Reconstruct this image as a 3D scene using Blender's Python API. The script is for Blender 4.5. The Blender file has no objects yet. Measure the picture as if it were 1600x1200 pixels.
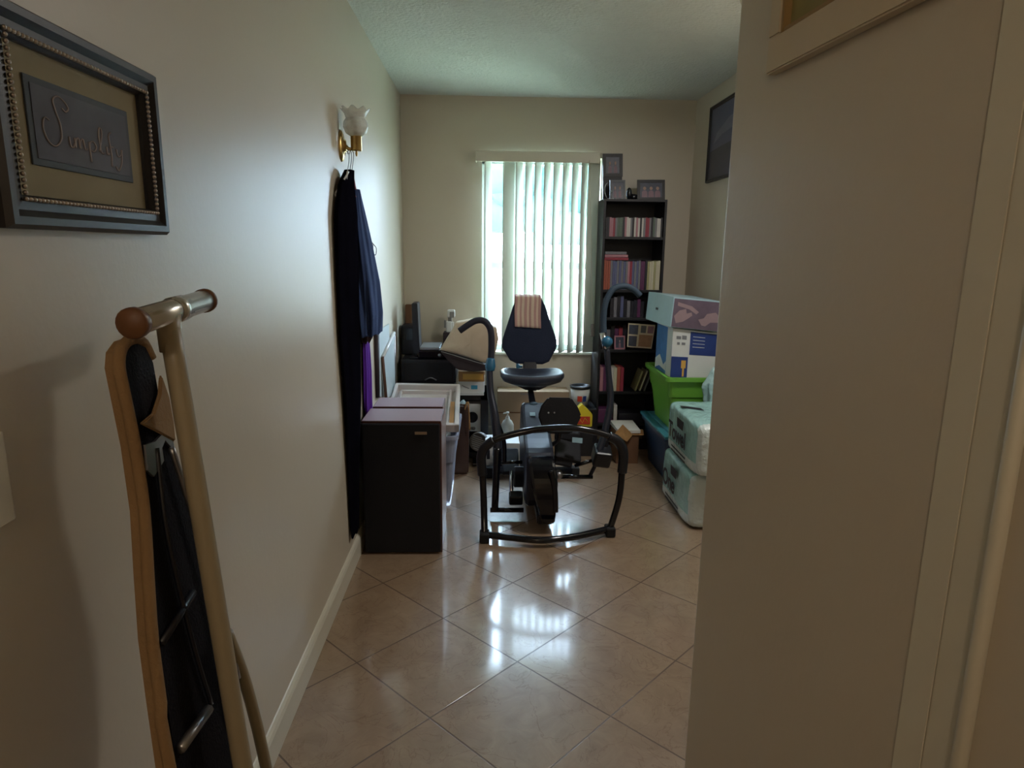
import bpy, bmesh, math, random
from mathutils import Vector, Matrix
random.seed(7)
S = bpy.context.scene
COL = S.collection
PI = math.pi

# ------------------------------------------------------------------ camera
FPX, PITCH, YAW, ROLL = 1029.85, 0.201447, 0.039832, -0.012162
CAM = Vector((0, 0, 1.4))
def cam_axes():
    cy, sy, cp, sp = math.cos(YAW), math.sin(YAW), math.cos(PITCH), math.sin(PITCH)
    f = Vector((sy*cp, cy*cp, -sp)); r = Vector((cy, -sy, 0)); d = f.cross(r)
    cr, sr = math.cos(ROLL), math.sin(ROLL)
    return f, cr*r + sr*d, -sr*r + cr*d
FW, RT, DN = cam_axes()
cam = bpy.data.cameras.new('camera'); cam_o = bpy.data.objects.new('camera', cam); COL.objects.link(cam_o)
cam.sensor_fit = 'HORIZONTAL'; cam.sensor_width = 36; cam.lens = FPX/1600*36
cam.clip_start = 0.02; cam.clip_end = 200
mw = Matrix((RT, -DN, -FW)).transposed().to_4x4(); mw.translation = CAM
cam_o.matrix_world = mw
S.camera = cam_o

def P(px, py, X=None, Y=None, Z=None):
    """where the sight line of a measured point of the room meets a plane of known distance"""
    q = FW + RT*((px-800)/FPX) + DN*((py-600)/FPX)
    if Y is not None: t = Y/q.y
    elif X is not None: t = X/q.x
    else: t = (Z-1.4)/q.z
    return CAM + q*t

# ------------------------------------------------------------------ view, world, sun
S.view_settings.view_transform = 'Standard'; S.view_settings.look = 'None'
S.view_settings.gamma = 1; S.view_settings.use_curve_mapping = False
S.view_settings.exposure = 0.0
W = bpy.data.worlds.new('sky'); S.world = W; W.use_nodes = True
bg = W.node_tree.nodes['Background']
bg.inputs[0].default_value = (0.64, 0.86, 1.10, 1); bg.inputs[1].default_value = 37.0
def area(name, loc, rot, sx, sy, power, col, portal=False):
    l = bpy.data.lights.new(name, 'AREA'); l.shape = 'RECTANGLE'; l.size = sx; l.size_y = sy
    l.energy = power; l.color = col
    o = bpy.data.objects.new(name, l); o.location = loc; o.rotation_euler = rot; COL.objects.link(o)
    if portal: l.cycles.is_portal = True
    return o
YB, XL, XR, CH = 4.793, -0.593, 1.444, 2.421
WX0, WX1, WZ0, WZ1 = -0.035, 0.80, 0.665, 2.03        # window opening
area('window_daylight', ((WX0+WX1)/2, YB+0.16, (WZ0+WZ1)/2), (-PI/2, 0, 0), WX1-WX0, WZ1-WZ0, 1, (1, 1, 1), True)

# ------------------------------------------------------------------ materials
def rgb(r, g, b):
    f = lambda c: (c/255/12.92) if c/255 <= 0.04045 else ((c/255+0.055)/1.055)**2.4
    return (f(r), f(g), f(b), 1)
def mat(name, c, rough=0.6, metal=0.0, noise=0.12, scale=12, bump=0.0, bscale=80, spec=0.5, trans=0.0, alpha=1.0, coat=0.0, stretch=None):
    m = bpy.data.materials.new(name); m.use_nodes = True
    nt = m.node_tree; b = nt.nodes['Principled BSDF']
    col = rgb(*c)
    tc = nt.nodes.new('ShaderNodeTexCoord'); src = tc.outputs['Object']
    if stretch:
        mp = nt.nodes.new('ShaderNodeMapping'); mp.inputs['Scale'].default_value = stretch
        nt.links.new(src, mp.inputs[0]); src = mp.outputs[0]
    n = nt.nodes.new('ShaderNodeTexNoise'); n.inputs['Scale'].default_value = scale; n.inputs['Detail'].default_value = 3
    nt.links.new(src, n.inputs['Vector'])
    mx = nt.nodes.new('ShaderNodeMix'); mx.data_type = 'RGBA'
    mx.inputs[6].default_value = [min(1, x*(1+noise)) for x in col[:3]]+[1]
    mx.inputs[7].default_value = [x*(1-noise) for x in col[:3]]+[1]
    nt.links.new(n.outputs['Fac'], mx.inputs[0]); nt.links.new(mx.outputs[2], b.inputs['Base Color'])
    b.inputs['Roughness'].default_value = rough; b.inputs['Metallic'].default_value = metal
    b.inputs['Specular IOR Level'].default_value = spec
    b.inputs['Coat Weight'].default_value = coat
    b.inputs['Transmission Weight'].default_value = trans; b.inputs['Alpha'].default_value = alpha
    if bump:
        n2 = nt.nodes.new('ShaderNodeTexNoise'); n2.inputs['Scale'].default_value = bscale; n2.inputs['Detail'].default_value = 4
        nt.links.new(src, n2.inputs['Vector'])
        bp = nt.nodes.new('ShaderNodeBump'); bp.inputs['Strength'].default_value = bump; bp.inputs['Distance'].default_value = 0.01
        nt.links.new(n2.outputs['Fac'], bp.inputs['Height']); nt.links.new(bp.outputs[0], b.inputs['Normal'])
    return m
def translucent(name, c, mix=0.5, rough=0.6):
    m = bpy.data.materials.new(name); m.use_nodes = True; nt = m.node_tree
    nt.nodes.remove(nt.nodes['Principled BSDF']); out = nt.nodes['Material Output']
    n = nt.nodes.new('ShaderNodeTexNoise'); n.inputs['Scale'].default_value = 6
    mxc = nt.nodes.new('ShaderNodeMix'); mxc.data_type = 'RGBA'; col = rgb(*c)
    mxc.inputs[6].default_value = col; mxc.inputs[7].default_value = [x*0.92 for x in col[:3]]+[1]
    nt.links.new(n.outputs['Fac'], mxc.inputs[0])
    d = nt.nodes.new('ShaderNodeBsdfDiffuse'); t = nt.nodes.new('ShaderNodeBsdfTranslucent'); mx = nt.nodes.new('ShaderNodeMixShader')
    nt.links.new(mxc.outputs[2], d.inputs[0]); nt.links.new(mxc.outputs[2], t.inputs[0])
    mx.inputs[0].default_value = mix
    nt.links.new(d.outputs[0], mx.inputs[1]); nt.links.new(t.outputs[0], mx.inputs[2]); nt.links.new(mx.outputs[0], out.inputs[0])
    return m
def clear(name, c, rough=0.05, op=0.15, refl=0.5):
    """thin clear plastic or glass: mostly see-through with a gloss"""
    m = bpy.data.materials.new(name); m.use_nodes = True; nt = m.node_tree
    b = nt.nodes['Principled BSDF']; out = nt.nodes['Material Output']
    b.inputs['Base Color'].default_value = rgb(*c); b.inputs['Roughness'].default_value = rough; b.inputs['Specular IOR Level'].default_value = refl
    t = nt.nodes.new('ShaderNodeBsdfTransparent'); mx = nt.nodes.new('ShaderNodeMixShader')
    n = nt.nodes.new('ShaderNodeTexNoise'); n.inputs['Scale'].default_value = 9
    mr = nt.nodes.new('ShaderNodeMapRange'); mr.inputs[3].default_value = op*0.8; mr.inputs[4].default_value = min(1, op*1.2)
    nt.links.new(n.outputs['Fac'], mr.inputs[0]); nt.links.new(mr.outputs[0], mx.inputs[0])
    nt.links.new(t.outputs[0], mx.inputs[1]); nt.links.new(b.outputs[0], mx.inputs[2]); nt.links.new(mx.outputs[0], out.inputs[0])
    return m

def floor_material():
    m = bpy.data.materials.new('glazed_tile'); m.use_nodes = True; nt = m.node_tree; N = nt.nodes; L = nt.links
    b = N['Principled BSDF']
    tc = N.new('ShaderNodeTexCoord'); mp = N.new('ShaderNodeMapping'); mp.vector_type = 'POINT'
    t = 0.5526151/math.sqrt(2)
    sub = N.new('ShaderNodeVectorMath'); sub.operation = 'SUBTRACT'; sub.inputs[1].default_value = (0.111398, 2.042925, 0)
    L.new(tc.outputs['Object'], sub.inputs[0])
    rot = N.new('ShaderNodeVectorRotate'); rot.rotation_type = 'Z_AXIS'; rot.inputs['Angle'].default_value = -(PI/4) + 0.009678
    L.new(sub.outputs[0], rot.inputs['Vector'])
    sc = N.new('ShaderNodeVectorMath'); sc.operation = 'SCALE'; sc.inputs['Scale'].default_value = 1/t
    L.new(rot.outputs[0], sc.inputs[0])
    fl = N.new('ShaderNodeVectorMath'); fl.operation = 'FLOOR'; L.new(sc.outputs[0], fl.inputs[0])
    fr = N.new('ShaderNodeVectorMath'); fr.operation = 'FRACTION'; L.new(sc.outputs[0], fr.inputs[0])
    sx = N.new('ShaderNodeSeparateXYZ'); L.new(fr.outputs[0], sx.inputs[0])
    def edge(o):
        a = N.new('ShaderNodeMath'); a.operation = 'SUBTRACT'; L.new(o, a.inputs[0]); a.inputs[1].default_value = 0.5
        c = N.new('ShaderNodeMath'); c.operation = 'ABSOLUTE'; L.new(a.outputs[0], c.inputs[0]); return c.outputs[0]
    mxm = N.new('ShaderNodeMath'); mxm.operation = 'MAXIMUM'; L.new(edge(sx.outputs[0]), mxm.inputs[0]); L.new(edge(sx.outputs[1]), mxm.inputs[1])
    gm = N.new('ShaderNodeMapRange'); gm.interpolation_type = 'SMOOTHSTEP'; gm.inputs[1].default_value = 0.4915; gm.inputs[2].default_value = 0.4955
    L.new(mxm.outputs[0], gm.inputs[0])
    wn = N.new('ShaderNodeTexWhiteNoise'); wn.noise_dimensions = '3D'; L.new(fl.outputs[0], wn.inputs['Vector'])
    # stone-like mottling, different in each tile
    off = N.new('ShaderNodeVectorMath'); off.operation = 'MULTIPLY_ADD'; off.inputs[1].default_value = (7, 7, 7)
    L.new(wn.outputs['Color'], off.inputs[0]); L.new(tc.outputs['Object'], off.inputs[2])
    n1 = N.new('ShaderNodeTexNoise'); n1.inputs['Scale'].default_value = 9; n1.inputs['Detail'].default_value = 8; n1.inputs['Roughness'].default_value = .65; n1.inputs['Distortion'].default_value = 1.2
    L.new(off.outputs[0], n1.inputs['Vector'])
    cr = N.new('ShaderNodeValToRGB'); cr.color_ramp.elements[0].position = .3; cr.color_ramp.elements[0].color = rgb(134, 111, 88)
    cr.color_ramp.elements[1].position = .7; cr.color_ramp.elements[1].color = rgb(156, 133, 109)
    L.new(n1.outputs['Fac'], cr.inputs[0])
    n3 = N.new('ShaderNodeTexNoise'); n3.inputs['Scale'].default_value = 5; n3.inputs['Detail'].default_value = 6; n3.inputs['Distortion'].default_value = 2.5
    L.new(off.outputs[0], n3.inputs['Vector'])
    vr = N.new('ShaderNodeValToRGB'); e = vr.color_ramp.elements; e[0].position = .485; e[0].color = (1, 1, 1, 1); e[1].position = .515; e[1].color = (1, 1, 1, 1)
    k = vr.color_ramp.elements.new(.5); k.color = (.74, .66, .6, 1)
    L.new(n3.outputs['Fac'], vr.inputs[0])
    mv = N.new('ShaderNodeMix'); mv.data_type = 'RGBA'; mv.blend_type = 'MULTIPLY'; mv.inputs[0].default_value = .8
    L.new(cr.outputs[0], mv.inputs[6]); L.new(vr.outputs[0], mv.inputs[7])
    gx = N.new('ShaderNodeMix'); gx.data_type = 'RGBA'; L.new(gm.outputs[0], gx.inputs[0]); L.new(mv.outputs[2], gx.inputs[6]); gx.inputs[7].default_value = rgb(92, 72, 56)
    L.new(gx.outputs[2], b.inputs['Base Color'])
    rm = N.new('ShaderNodeMapRange'); rm.inputs[3].default_value = .32; rm.inputs[4].default_value = .6; L.new(gm.outputs[0], rm.inputs[0]); L.new(rm.outputs[0], b.inputs['Roughness'])
    b.inputs['Specular IOR Level'].default_value = 0.6; b.inputs['Coat Weight'].default_value = 1.0; b.inputs['Coat Roughness'].default_value = .10
    # each tile lies at a slightly different tilt
    cs = N.new('ShaderNodeVectorMath'); cs.operation = 'SUBTRACT'; L.new(wn.outputs['Color'], cs.inputs[0]); cs.inputs[1].default_value = (.5, .5, .5)
    ml = N.new('ShaderNodeVectorMath'); ml.operation = 'MULTIPLY'; L.new(cs.outputs[0], ml.inputs[0]); ml.inputs[1].default_value = (.012, .012, 0)
    hn = N.new('ShaderNodeTexNoise'); hn.inputs['Scale'].default_value = 4; L.new(tc.outputs['Object'], hn.inputs['Vector'])
    hs = N.new('ShaderNodeMath'); hs.operation = 'MULTIPLY_ADD'; L.new(gm.outputs[0], hs.inputs[0]); hs.inputs[1].default_value = -1.; hk = N.new('ShaderNodeMath'); hk.operation = 'MULTIPLY'; hk.inputs[1].default_value = .25; L.new(hn.outputs['Fac'], hk.inputs[0]); L.new(hk.outputs[0], hs.inputs[2])
    bp = N.new('ShaderNodeBump'); bp.inputs['Strength'].default_value = .5; bp.inputs['Distance'].default_value = .0012; L.new(hs.outputs[0], bp.inputs['Height'])
    ad = N.new('ShaderNodeVectorMath'); L.new(bp.outputs[0], ad.inputs[0]); L.new(ml.outputs[0], ad.inputs[1])
    nm = N.new('ShaderNodeVectorMath'); nm.operation = 'NORMALIZE'; L.new(ad.outputs[0], nm.inputs[0]); L.new(nm.outputs[0], b.inputs['Normal']); L.new(nm.outputs[0], b.inputs['Coat Normal'])
    return m

M = {}
def mm(k, *a, **kw): M[k] = mat(k, *a, **kw)
mm('wall_paint', (192, 182, 163), rough=.40, noise=.03, scale=3, bump=.05, bscale=60, spec=.75)
mm('ceiling_paint', (205, 208, 200), rough=.9, noise=.05, bump=.9, bscale=55)
mm('trim_white', (205, 200, 182), rough=.4, noise=.03)
mm('white_plastic', (205, 205, 200), rough=.4, noise=.04)
mm('window_metal', (190, 200, 200), rough=.4, noise=.03)
mm('black_plastic', (14, 16, 24), rough=.35, noise=.2)
mm('black_gloss', (9, 11, 19), rough=.12, noise=.2)
mm('black_matte', (11, 12, 19), rough=.75, noise=.2, bump=.1)
mm('black_wood', (15, 16, 24), rough=.45, noise=.25, stretch=(1, 1, 8))
mm('frame_black', (16, 12, 13), rough=.42, noise=.3, stretch=(4, 1, 4))
mm('frame_bead', (170, 160, 150), rough=.3, metal=.7)
mm('mat_board', (186, 176, 146), rough=.9, noise=.04)
mm('slate', (112, 114, 126), rough=.7, noise=.2, scale=30)
mm('slate_edge', (84, 94, 102), rough=.6, noise=.1)
mm('script_ink', (170, 158, 154), rough=.8)
mm('brass', (190, 162, 104), rough=.3, metal=1)
mm('chrome', (200, 200, 205), rough=.15, metal=1)
mm('satin_bar', (205, 202, 194), rough=.24, metal=.85)
mm('steel', (150, 150, 152), rough=.35, metal=.9)
mm('navy_cloth', (22, 22, 34), rough=.95, noise=.3, bump=.3, bscale=200, spec=.1)
mm('black_cloth', (13, 12, 19), rough=1, noise=.3, bump=.3, bscale=200, spec=0)
mm('denim', (54, 70, 106), rough=.95, noise=.3, bump=.3, bscale=300, spec=.1)
mm('brown_cloth', (52, 36, 34), rough=.95, noise=.3, bump=.3, bscale=200, spec=.1)
mm('purple_cloth', (96, 44, 160), rough=.7, noise=.25, bump=.2, bscale=200, spec=.2)
mm('pink_hanger', (150, 80, 90), rough=.4)
mm('white_hanger', (215, 215, 215), rough=.35)
mm('tan_cover', (140, 112, 78), rough=.8, noise=.12, bump=.3, bscale=120, spec=.2)
mm('leg_beige', (150, 138, 112), rough=.4, noise=.08)
mm('cap_brown', (104, 68, 40), rough=.5, noise=.15)
mm('dark_mesh', (13, 10, 15), rough=.85, noise=.3, bump=.3, bscale=220, spec=.15)
mm('vinyl_mauve', (158, 140, 150), rough=.4, noise=.05, stretch=(1, 14, 1))
mm('speaker_side', (142, 122, 120), rough=.3, noise=.08, stretch=(1, 1, 10))
mm('speaker_edge', (70, 36, 30), rough=.4)
mm('grille', (8, 8, 14), rough=.9, noise=.3, bump=.5, bscale=500)
mm('gold_badge', (150, 130, 110), rough=.4, metal=.6)
mm('lid_white', (206, 200, 196), rough=.35, noise=.03)
mm('brown_leather', (70, 48, 38), rough=.5, noise=.2, bump=.2)
mm('paper_white', (214, 212, 205), rough=.8, noise=.04)
mm('cardboard', (160, 122, 80), rough=.9, noise=.08, stretch=(1, 1, 20), spec=.1)
mm('cardboard_pale', (158, 138, 116), rough=.9, noise=.05, spec=.1)
mm('cardboard_dark', (108, 80, 60), rough=.9, noise=.08, spec=.1)
mm('beige_canvas', (190, 172, 148), rough=.75, noise=.05, bump=.3, bscale=25, spec=.3)
mm('dark_brown', (44, 32, 34), rough=.7, noise=.2)
mm('amber', (206, 160, 76), rough=.6)
mm('cyan_print', (60, 140, 170), rough=.5)
mm('grey_plastic', (118, 116, 112), rough=.5)
mm('silver', (150, 156, 160), rough=.3, metal=.5)
mm('mesh_pad', (40, 46, 64), rough=.85, noise=.15, bump=.5, bscale=260, spec=.2)
mm('seat_pad', (50, 56, 70), rough=.35, noise=.12, bump=.1, bscale=200)
mm('machine_blue', (38, 100, 132), rough=.4)
mm('machine_grey', (36, 40, 52), rough=.38, metal=.3, noise=.06)
mm('collar_dark', (28, 48, 62), rough=.4)
mm('grip_foam', (36, 38, 50), rough=.8, noise=.1, bump=.2, bscale=200)
mm('grip_blue_grey', (42, 60, 76), rough=.7, noise=.1)
mm('label_grey', (120, 150, 160), rough=.5)
mm('rubber', (16, 16, 18), rough=.8)
mm('yellow_print', (226, 206, 50), rough=.5)
mm('red_print', (196, 62, 40), rough=.5)
mm('green_plastic', (108, 168, 62), rough=.35, noise=.05)
mm('blue_plastic', (36, 58, 84), rough=.4)
mm('teal_plastic', (54, 120, 132), rough=.4)
mm('box_blue', (34, 56, 118), rough=.5, noise=.2)
mm('box_sky', (64, 118, 180), rough=.5, noise=.35, scale=18)
mm('box_white', (206, 208, 205), rough=.5, noise=.04)
mm('box_pale', (158, 186, 196), rough=.4, noise=.1)
mm('print_mauve', (98, 84, 98), rough=.45, noise=.35, scale=14)
mm('skin_print', (146, 124, 128), rough=.5, noise=.15)
mm('ink', (20, 24, 34), rough=.6)
mm('grey_ink', (120, 122, 125), rough=.6)
mm('wrap_teal', (150, 190, 186), rough=.16, noise=.22, scale=18, bump=1, bscale=20)
mm('wrap_white', (206, 216, 212), rough=.16, noise=.08, bump=.9, bscale=30)
mm('bag_film', (170, 200, 200), rough=.2, noise=.1, bump=1., bscale=30)
mm('pot_black', (24, 26, 28), rough=.3)
mm('pump_white', (200, 200, 192), rough=.4)
mm('photo_blue', (84, 90, 118), rough=.3, noise=.25, scale=8)
mm('photo_dark', (58, 62, 78), rough=.35, noise=.5, scale=40)
mm('photo_pink', (130, 98, 110), rough=.4, noise=.3, scale=40)
mm('photo_warm', (150, 110, 80), rough=.5, noise=.4, scale=30)
mm('skin_photo', (165, 135, 120), rough=.5)
mm('frame_grey', (84, 88, 92), rough=.4)
mm('cream_frame', (196, 182, 156), rough=.55, noise=.04)
mm('gold_lip', (150, 122, 78), rough=.5, noise=.1)
mm('art_olive', (140, 130, 80), rough=.7, noise=.3, scale=8)
mm('sky_print', (78, 82, 104), rough=.35, noise=.2, scale=6)
mm('hill_print', (44, 46, 60), rough=.35, noise=.2)
mm('cloud_print', (104, 108, 124), rough=.35, noise=.1)
mm('towel_pink', (176, 140, 134), rough=.95, noise=.1, bump=.4, bscale=150, spec=.1)
mm('towel_cream', (200, 180, 160), rough=.95, noise=.1, bump=.4, bscale=150, spec=.1)
mm('stucco', (225, 222, 220), rough=.9, noise=.04, bump=.3, bscale=30)
mm('foliage_teal', (48, 84, 78), rough=.8, noise=.5, scale=5)
mm('lawn', (170, 180, 150), rough=.9, noise=.2)
mm('wood_brown', (96, 66, 48), rough=.6, noise=.2, stretch=(1, 1, .1))
mm('board_white', (200, 212, 214), rough=.3, noise=.04)
for k, c in dict(cd_pink=(168, 118, 128), cd_grey=(118, 118, 124), cd_white=(198, 194, 188), cd_red=(142, 50, 66), cd_green=(88, 104, 92), cd_black=(38, 38, 46),
                 cd_blue=(90, 96, 130), cd_orange=(158, 84, 66), cd_olive=(158, 154, 112), cd_cream=(190, 184, 160), cd_purple=(92, 48, 84)).items():
    mm(k, c, rough=.35, noise=.15, scale=60)
M['vane'] = translucent('vane', (222, 226, 214), .09)
M['lamp_glass'] = translucent('lamp_glass', (232, 228, 214), .6)
M['glass'] = clear('glass', (230, 245, 240), .02, .06)
M['picture_glass'] = clear('picture_glass', (30, 30, 30), .06, .12, .6)
M['clear_plastic'] = clear('clear_plastic', (176, 184, 204), .5, .62)
M['bottle_glass'] = clear('bottle_glass', (225, 230, 225), .25, .55, .6)
M['floor'] = floor_material()

# ------------------------------------------------------------------ mesh helpers
class MB:
    def __init__(s): s.v = []; s.f = []; s.m = []; s.s = []; s.mi = 0
    def _take(s, bm, smooth):
        bm.verts.index_update(); o = len(s.v)
        s.v += [v.co.copy() for v in bm.verts]
        for f in bm.faces:
            s.f.append([o+v.index for v in f.verts]); s.m.append(s.mi); s.s.append(smooth)
        bm.free()
    def obox(s, c, size, R=None, bev=0, seg=2, smooth=False):
        bm = bmesh.new(); bmesh.ops.create_cube(bm, size=1)
        for v in bm.verts: v.co = Vector((v.co.x*size[0], v.co.y*size[1], v.co.z*size[2]))
        if bev: bmesh.ops.bevel(bm, geom=bm.edges[:], offset=min(bev, min(size)*.45), segments=seg, affect='EDGES', profile=.5)
        R = R or Matrix.Identity(3)
        for v in bm.verts: v.co = R @ v.co + Vector(c)
        s._take(bm, smooth); return s
    def box(s, x0, x1, y0, y1, z0, z1, bev=0, seg=2):
        return s.obox(((x0+x1)/2, (y0+y1)/2, (z0+z1)/2), (abs(x1-x0), abs(y1-y0), abs(z1-z0)), None, bev, seg)
    def hexa(s, b, t, bev=0):
        """box from four bottom and four top corners"""
        bm = bmesh.new(); v = [bm.verts.new(p) for p in list(b)+list(t)]
        for q in ((0, 3, 2, 1), (4, 5, 6, 7), (0, 1, 5, 4), (1, 2, 6, 5), (2, 3, 7, 6), (3, 0, 4, 7)): bm.faces.new([v[i] for i in q])
        bmesh.ops.recalc_face_normals(bm, faces=bm.faces[:])
        if bev: bmesh.ops.bevel(bm, geom=bm.edges[:], offset=bev, segments=2, affect='EDGES')
        s._take(bm, False); return s
    def prism(s, poly, vec, bev=0, smooth=False):
        bm = bmesh.new(); vec = Vector(vec)
        a = [bm.verts.new(p) for p in poly]; b = [bm.verts.new(Vector(p)+vec) for p in poly]; n = len(a)
        bm.faces.new(a); bm.faces.new(b[::-1])
        for i in range(n): bm.faces.new((a[i], b[i], b[(i+1) % n], a[(i+1) % n]))
        bmesh.ops.recalc_face_normals(bm, faces=bm.faces[:])
        if bev:
            es = [e for e in bm.edges if len(e.link_faces) == 2 and e.calc_face_angle(0) > .5]
            bmesh.ops.bevel(bm, geom=es, offset=bev, segments=2, affect='EDGES')
        s._take(bm, smooth); return s
    def face(s, pts):
        o = len(s.v); s.v += [Vector(p) for p in pts]; s.f.append(list(range(o, o+len(pts)))); s.m.append(s.mi); s.s.append(False); return s
    def tube(s, pts, r, seg=12, res=6, flat=1.0, up=None, closed=False):
        pts = [Vector(p) for p in pts]; n = len(pts)
        rr = r if isinstance(r, (list, tuple)) else [r]*n
        path, rad = [], []
        if res > 1 and n > 2:
            last = n if closed else n-1
            for i in range(last):
                if closed: p0, p1, p2, p3 = pts[i-1], pts[i], pts[(i+1) % n], pts[(i+2) % n]
                else: p0, p1, p2, p3 = pts[max(i-1, 0)], pts[i], pts[i+1], pts[min(i+2, n-1)]
                for k in range(res):
                    t = k/res
                    path.append(.5*((2*p1)+(p2-p0)*t+(2*p0-5*p1+4*p2-p3)*t*t+(3*p1-p0-3*p2+p3)*t**3)); rad.append(rr[i]*(1-t)+rr[(i+1) % n]*t)
            if not closed: path.append(pts[-1]); rad.append(rr[-1])
        else: path, rad = pts, list(rr)
        bm = bmesh.new(); rings = []; ref = Vector(up) if up else None; m = len(path)
        prev = None
        for i, p in enumerate(path):
            a = path[i-1] if (i or closed) else path[0]; b = path[(i+1) % m] if (closed or i < m-1) else path[-1]
            t = (b-a).normalized() if (b-a).length > 1e-9 else Vector((0, 0, 1))
            if prev is None:
                u = ref or (Vector((0, 0, 1)) if abs(t.z) < .9 else Vector((1, 0, 0)))
            else: u = ref or prev
            u = (u-t*u.dot(t)).normalized(); w = t.cross(u); prev = u
            rings.append([bm.verts.new(p+(u*math.cos(2*PI*k/seg)*flat+w*math.sin(2*PI*k/seg))*rad[i]) for k in range(seg)])
        for i in range(m if closed else m-1):
            A, B = rings[i], rings[(i+1) % m]
            for k in range(seg): bm.faces.new((A[k], A[(k+1) % seg], B[(k+1) % seg], B[k]))
        if not closed: bm.faces.new(rings[0][::-1]); bm.faces.new(rings[-1])
        bmesh.ops.recalc_face_normals(bm, faces=bm.faces[:])
        s._take(bm, True); return s
    def lathe(s, o, prof, seg=24, axis=(0, 0, 1)):
        bm = bmesh.new(); q = Vector((0, 0, 1)).rotation_difference(Vector(axis).normalized()).to_matrix(); rings = []
        for r, z in prof:
            rings.append([bm.verts.new(q @ Vector((r*math.cos(2*PI*k/seg), r*math.sin(2*PI*k/seg), z))+Vector(o)) for k in range(seg)])
        for A, B in zip(rings, rings[1:]):
            for k in range(seg): bm.faces.new((A[k], A[(k+1) % seg], B[(k+1) % seg], B[k]))
        bmesh.ops.remove_doubles(bm, verts=bm.verts[:], dist=1e-6)
        s._take(bm, True); return s
    def sphere(s, c, r, sc=(1, 1, 1)):
        bm = bmesh.new(); bmesh.ops.create_uvsphere(bm, u_segments=20, v_segments=12, radius=r)
        for v in bm.verts: v.co = Vector((v.co.x*sc[0], v.co.y*sc[1], v.co.z*sc[2]))+Vector(c)
        s._take(bm, True); return s
    def grid(s, fn, nu, nv, thick=0, closed_u=False):
        o = len(s.v)
        for j in range(nv+1):
            for i in range(nu if closed_u else nu+1): s.v.append(Vector(fn(i/nu, j/nv)))
        w = nu if closed_u else nu+1
        for j in range(nv):
            for i in range(nu):
                a = o+j*w+i; b = o+j*w+(i+1) % w; s.f.append([a, b, b+w, a+w]); s.m.append(s.mi); s.s.append(True)
        return s

def build(name, mb, mats, parent=None, origin=None, solid=0):
    """world-space shapes -> one mesh object"""
    if isinstance(mats, str): mats = [mats]
    if parent is not None: inv = parent.matrix_world.inverted(); mwo = None
    else:
        if origin is None:
            xs = [v.x for v in mb.v]; ys = [v.y for v in mb.v]; zs = [v.z for v in mb.v]
            origin = ((min(xs)+max(xs))/2, (min(ys)+max(ys))/2, min(zs))
        inv = Matrix.Translation(-Vector(origin))
    me = bpy.data.meshes.new(name)
    me.from_pydata([inv @ v for v in mb.v], [], mb.f)
    for k in mats: me.materials.append(M[k])
    for p, mi, sm in zip(me.polygons, mb.m, mb.s): p.material_index = min(mi, len(mats)-1); p.use_smooth = sm
    me.update()
    o = bpy.data.objects.new(name, me); COL.objects.link(o)
    if parent is not None: o.parent = parent; o.matrix_world = parent.matrix_world.copy()
    else: o.matrix_world = Matrix.Translation(Vector(origin))
    if solid:
        md = o.modifiers.new('thickness', 'SOLIDIFY'); md.thickness = solid; md.offset = 0
    return o
def tag(o, label, cat, group=None):
    o['label'] = label; o['category'] = cat
    if group: o['group'] = group
    return o
def thing(name, loc, label, cat, group=None, rz=0):
    o = bpy.data.objects.new(name, None); COL.objects.link(o); o.empty_display_size = .05
    o.matrix_world = Matrix.Translation(Vector(loc)) @ Matrix.Rotation(rz, 4, 'Z')
    return tag(o, label, cat, group)
def struct(name, mb, mats):
    o = build(name, mb, mats, origin=(0, 0, 0)); o['kind'] = 'structure'; return o
def text_mesh(name, txt, size, origin, xdir, ydir, m, parent, extr=.0006):
    cu = bpy.data.curves.new(name, 'FONT'); cu.body = txt; cu.size = size; cu.extrude = extr; cu.offset = size*.02
    t = bpy.data.objects.new(name+'_curve', cu); COL.objects.link(t)
    bpy.context.view_layer.update()
    me = bpy.data.meshes.new_from_object(t.evaluated_get(bpy.context.evaluated_depsgraph_get()))
    COL.objects.unlink(t); bpy.data.objects.remove(t)
    x = Vector(xdir).normalized(); y = Vector(ydir).normalized(); y = (y-x*y.dot(x)).normalized(); z = x.cross(y)
    A = Matrix((x, y, z)).transposed().to_4x4(); A.translation = Vector(origin)
    me.transform(parent.matrix_world.inverted() @ A); me.name = name
    me.materials.clear(); me.materials.append(M[m])
    o = bpy.data.objects.new(name, me); COL.objects.link(o); o.parent = parent; o.matrix_world = parent.matrix_world.copy()
    return o
def rot(ax, ay, az): return (Matrix.Rotation(az, 3, 'Z') @ Matrix.Rotation(ay, 3, 'Y') @ Matrix.Rotation(ax, 3, 'X'))
def fp(l, r, t, b, Y):
    """front face of something at distance Y: x0, x1, z0, z1"""
    mx, my = (l+r)/2, (t+b)/2
    return P(l, my, Y=Y).x, P(r, my, Y=Y).x, P(mx, b, Y=Y).z, P(mx, t, Y=Y).z

# ================================================================== STRUCTURE
m = MB(); m.face([(-.75, -2.6, 0), (2.2, -2.6, 0), (2.2, 5.0, 0), (-.75, 5.0, 0)]); struct('floor', m, 'floor')
m = MB(); m.box(-.75, 2.2, -2.6, 5.0, CH, CH+.1); struct('ceiling', m, 'ceiling_paint')
m = MB(); m.box(XL-.12, XL, -2.6, 5.0, 0, CH); struct('wall_left', m, 'wall_paint')
m = MB(); m.box(XR, XR+.12, 1.4, 5.0, 0, CH); struct('wall_right', m, 'wall_paint')
m = MB()
for a in ((XL, WX0, 0, CH), (WX1, XR, 0, CH), (WX0, WX1, 0, WZ0), (WX0, WX1, WZ1, CH)): m.box(a[0], a[1], YB, YB+.2, a[2], a[3])
struct('wall_back', m, 'wall_paint')
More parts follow.
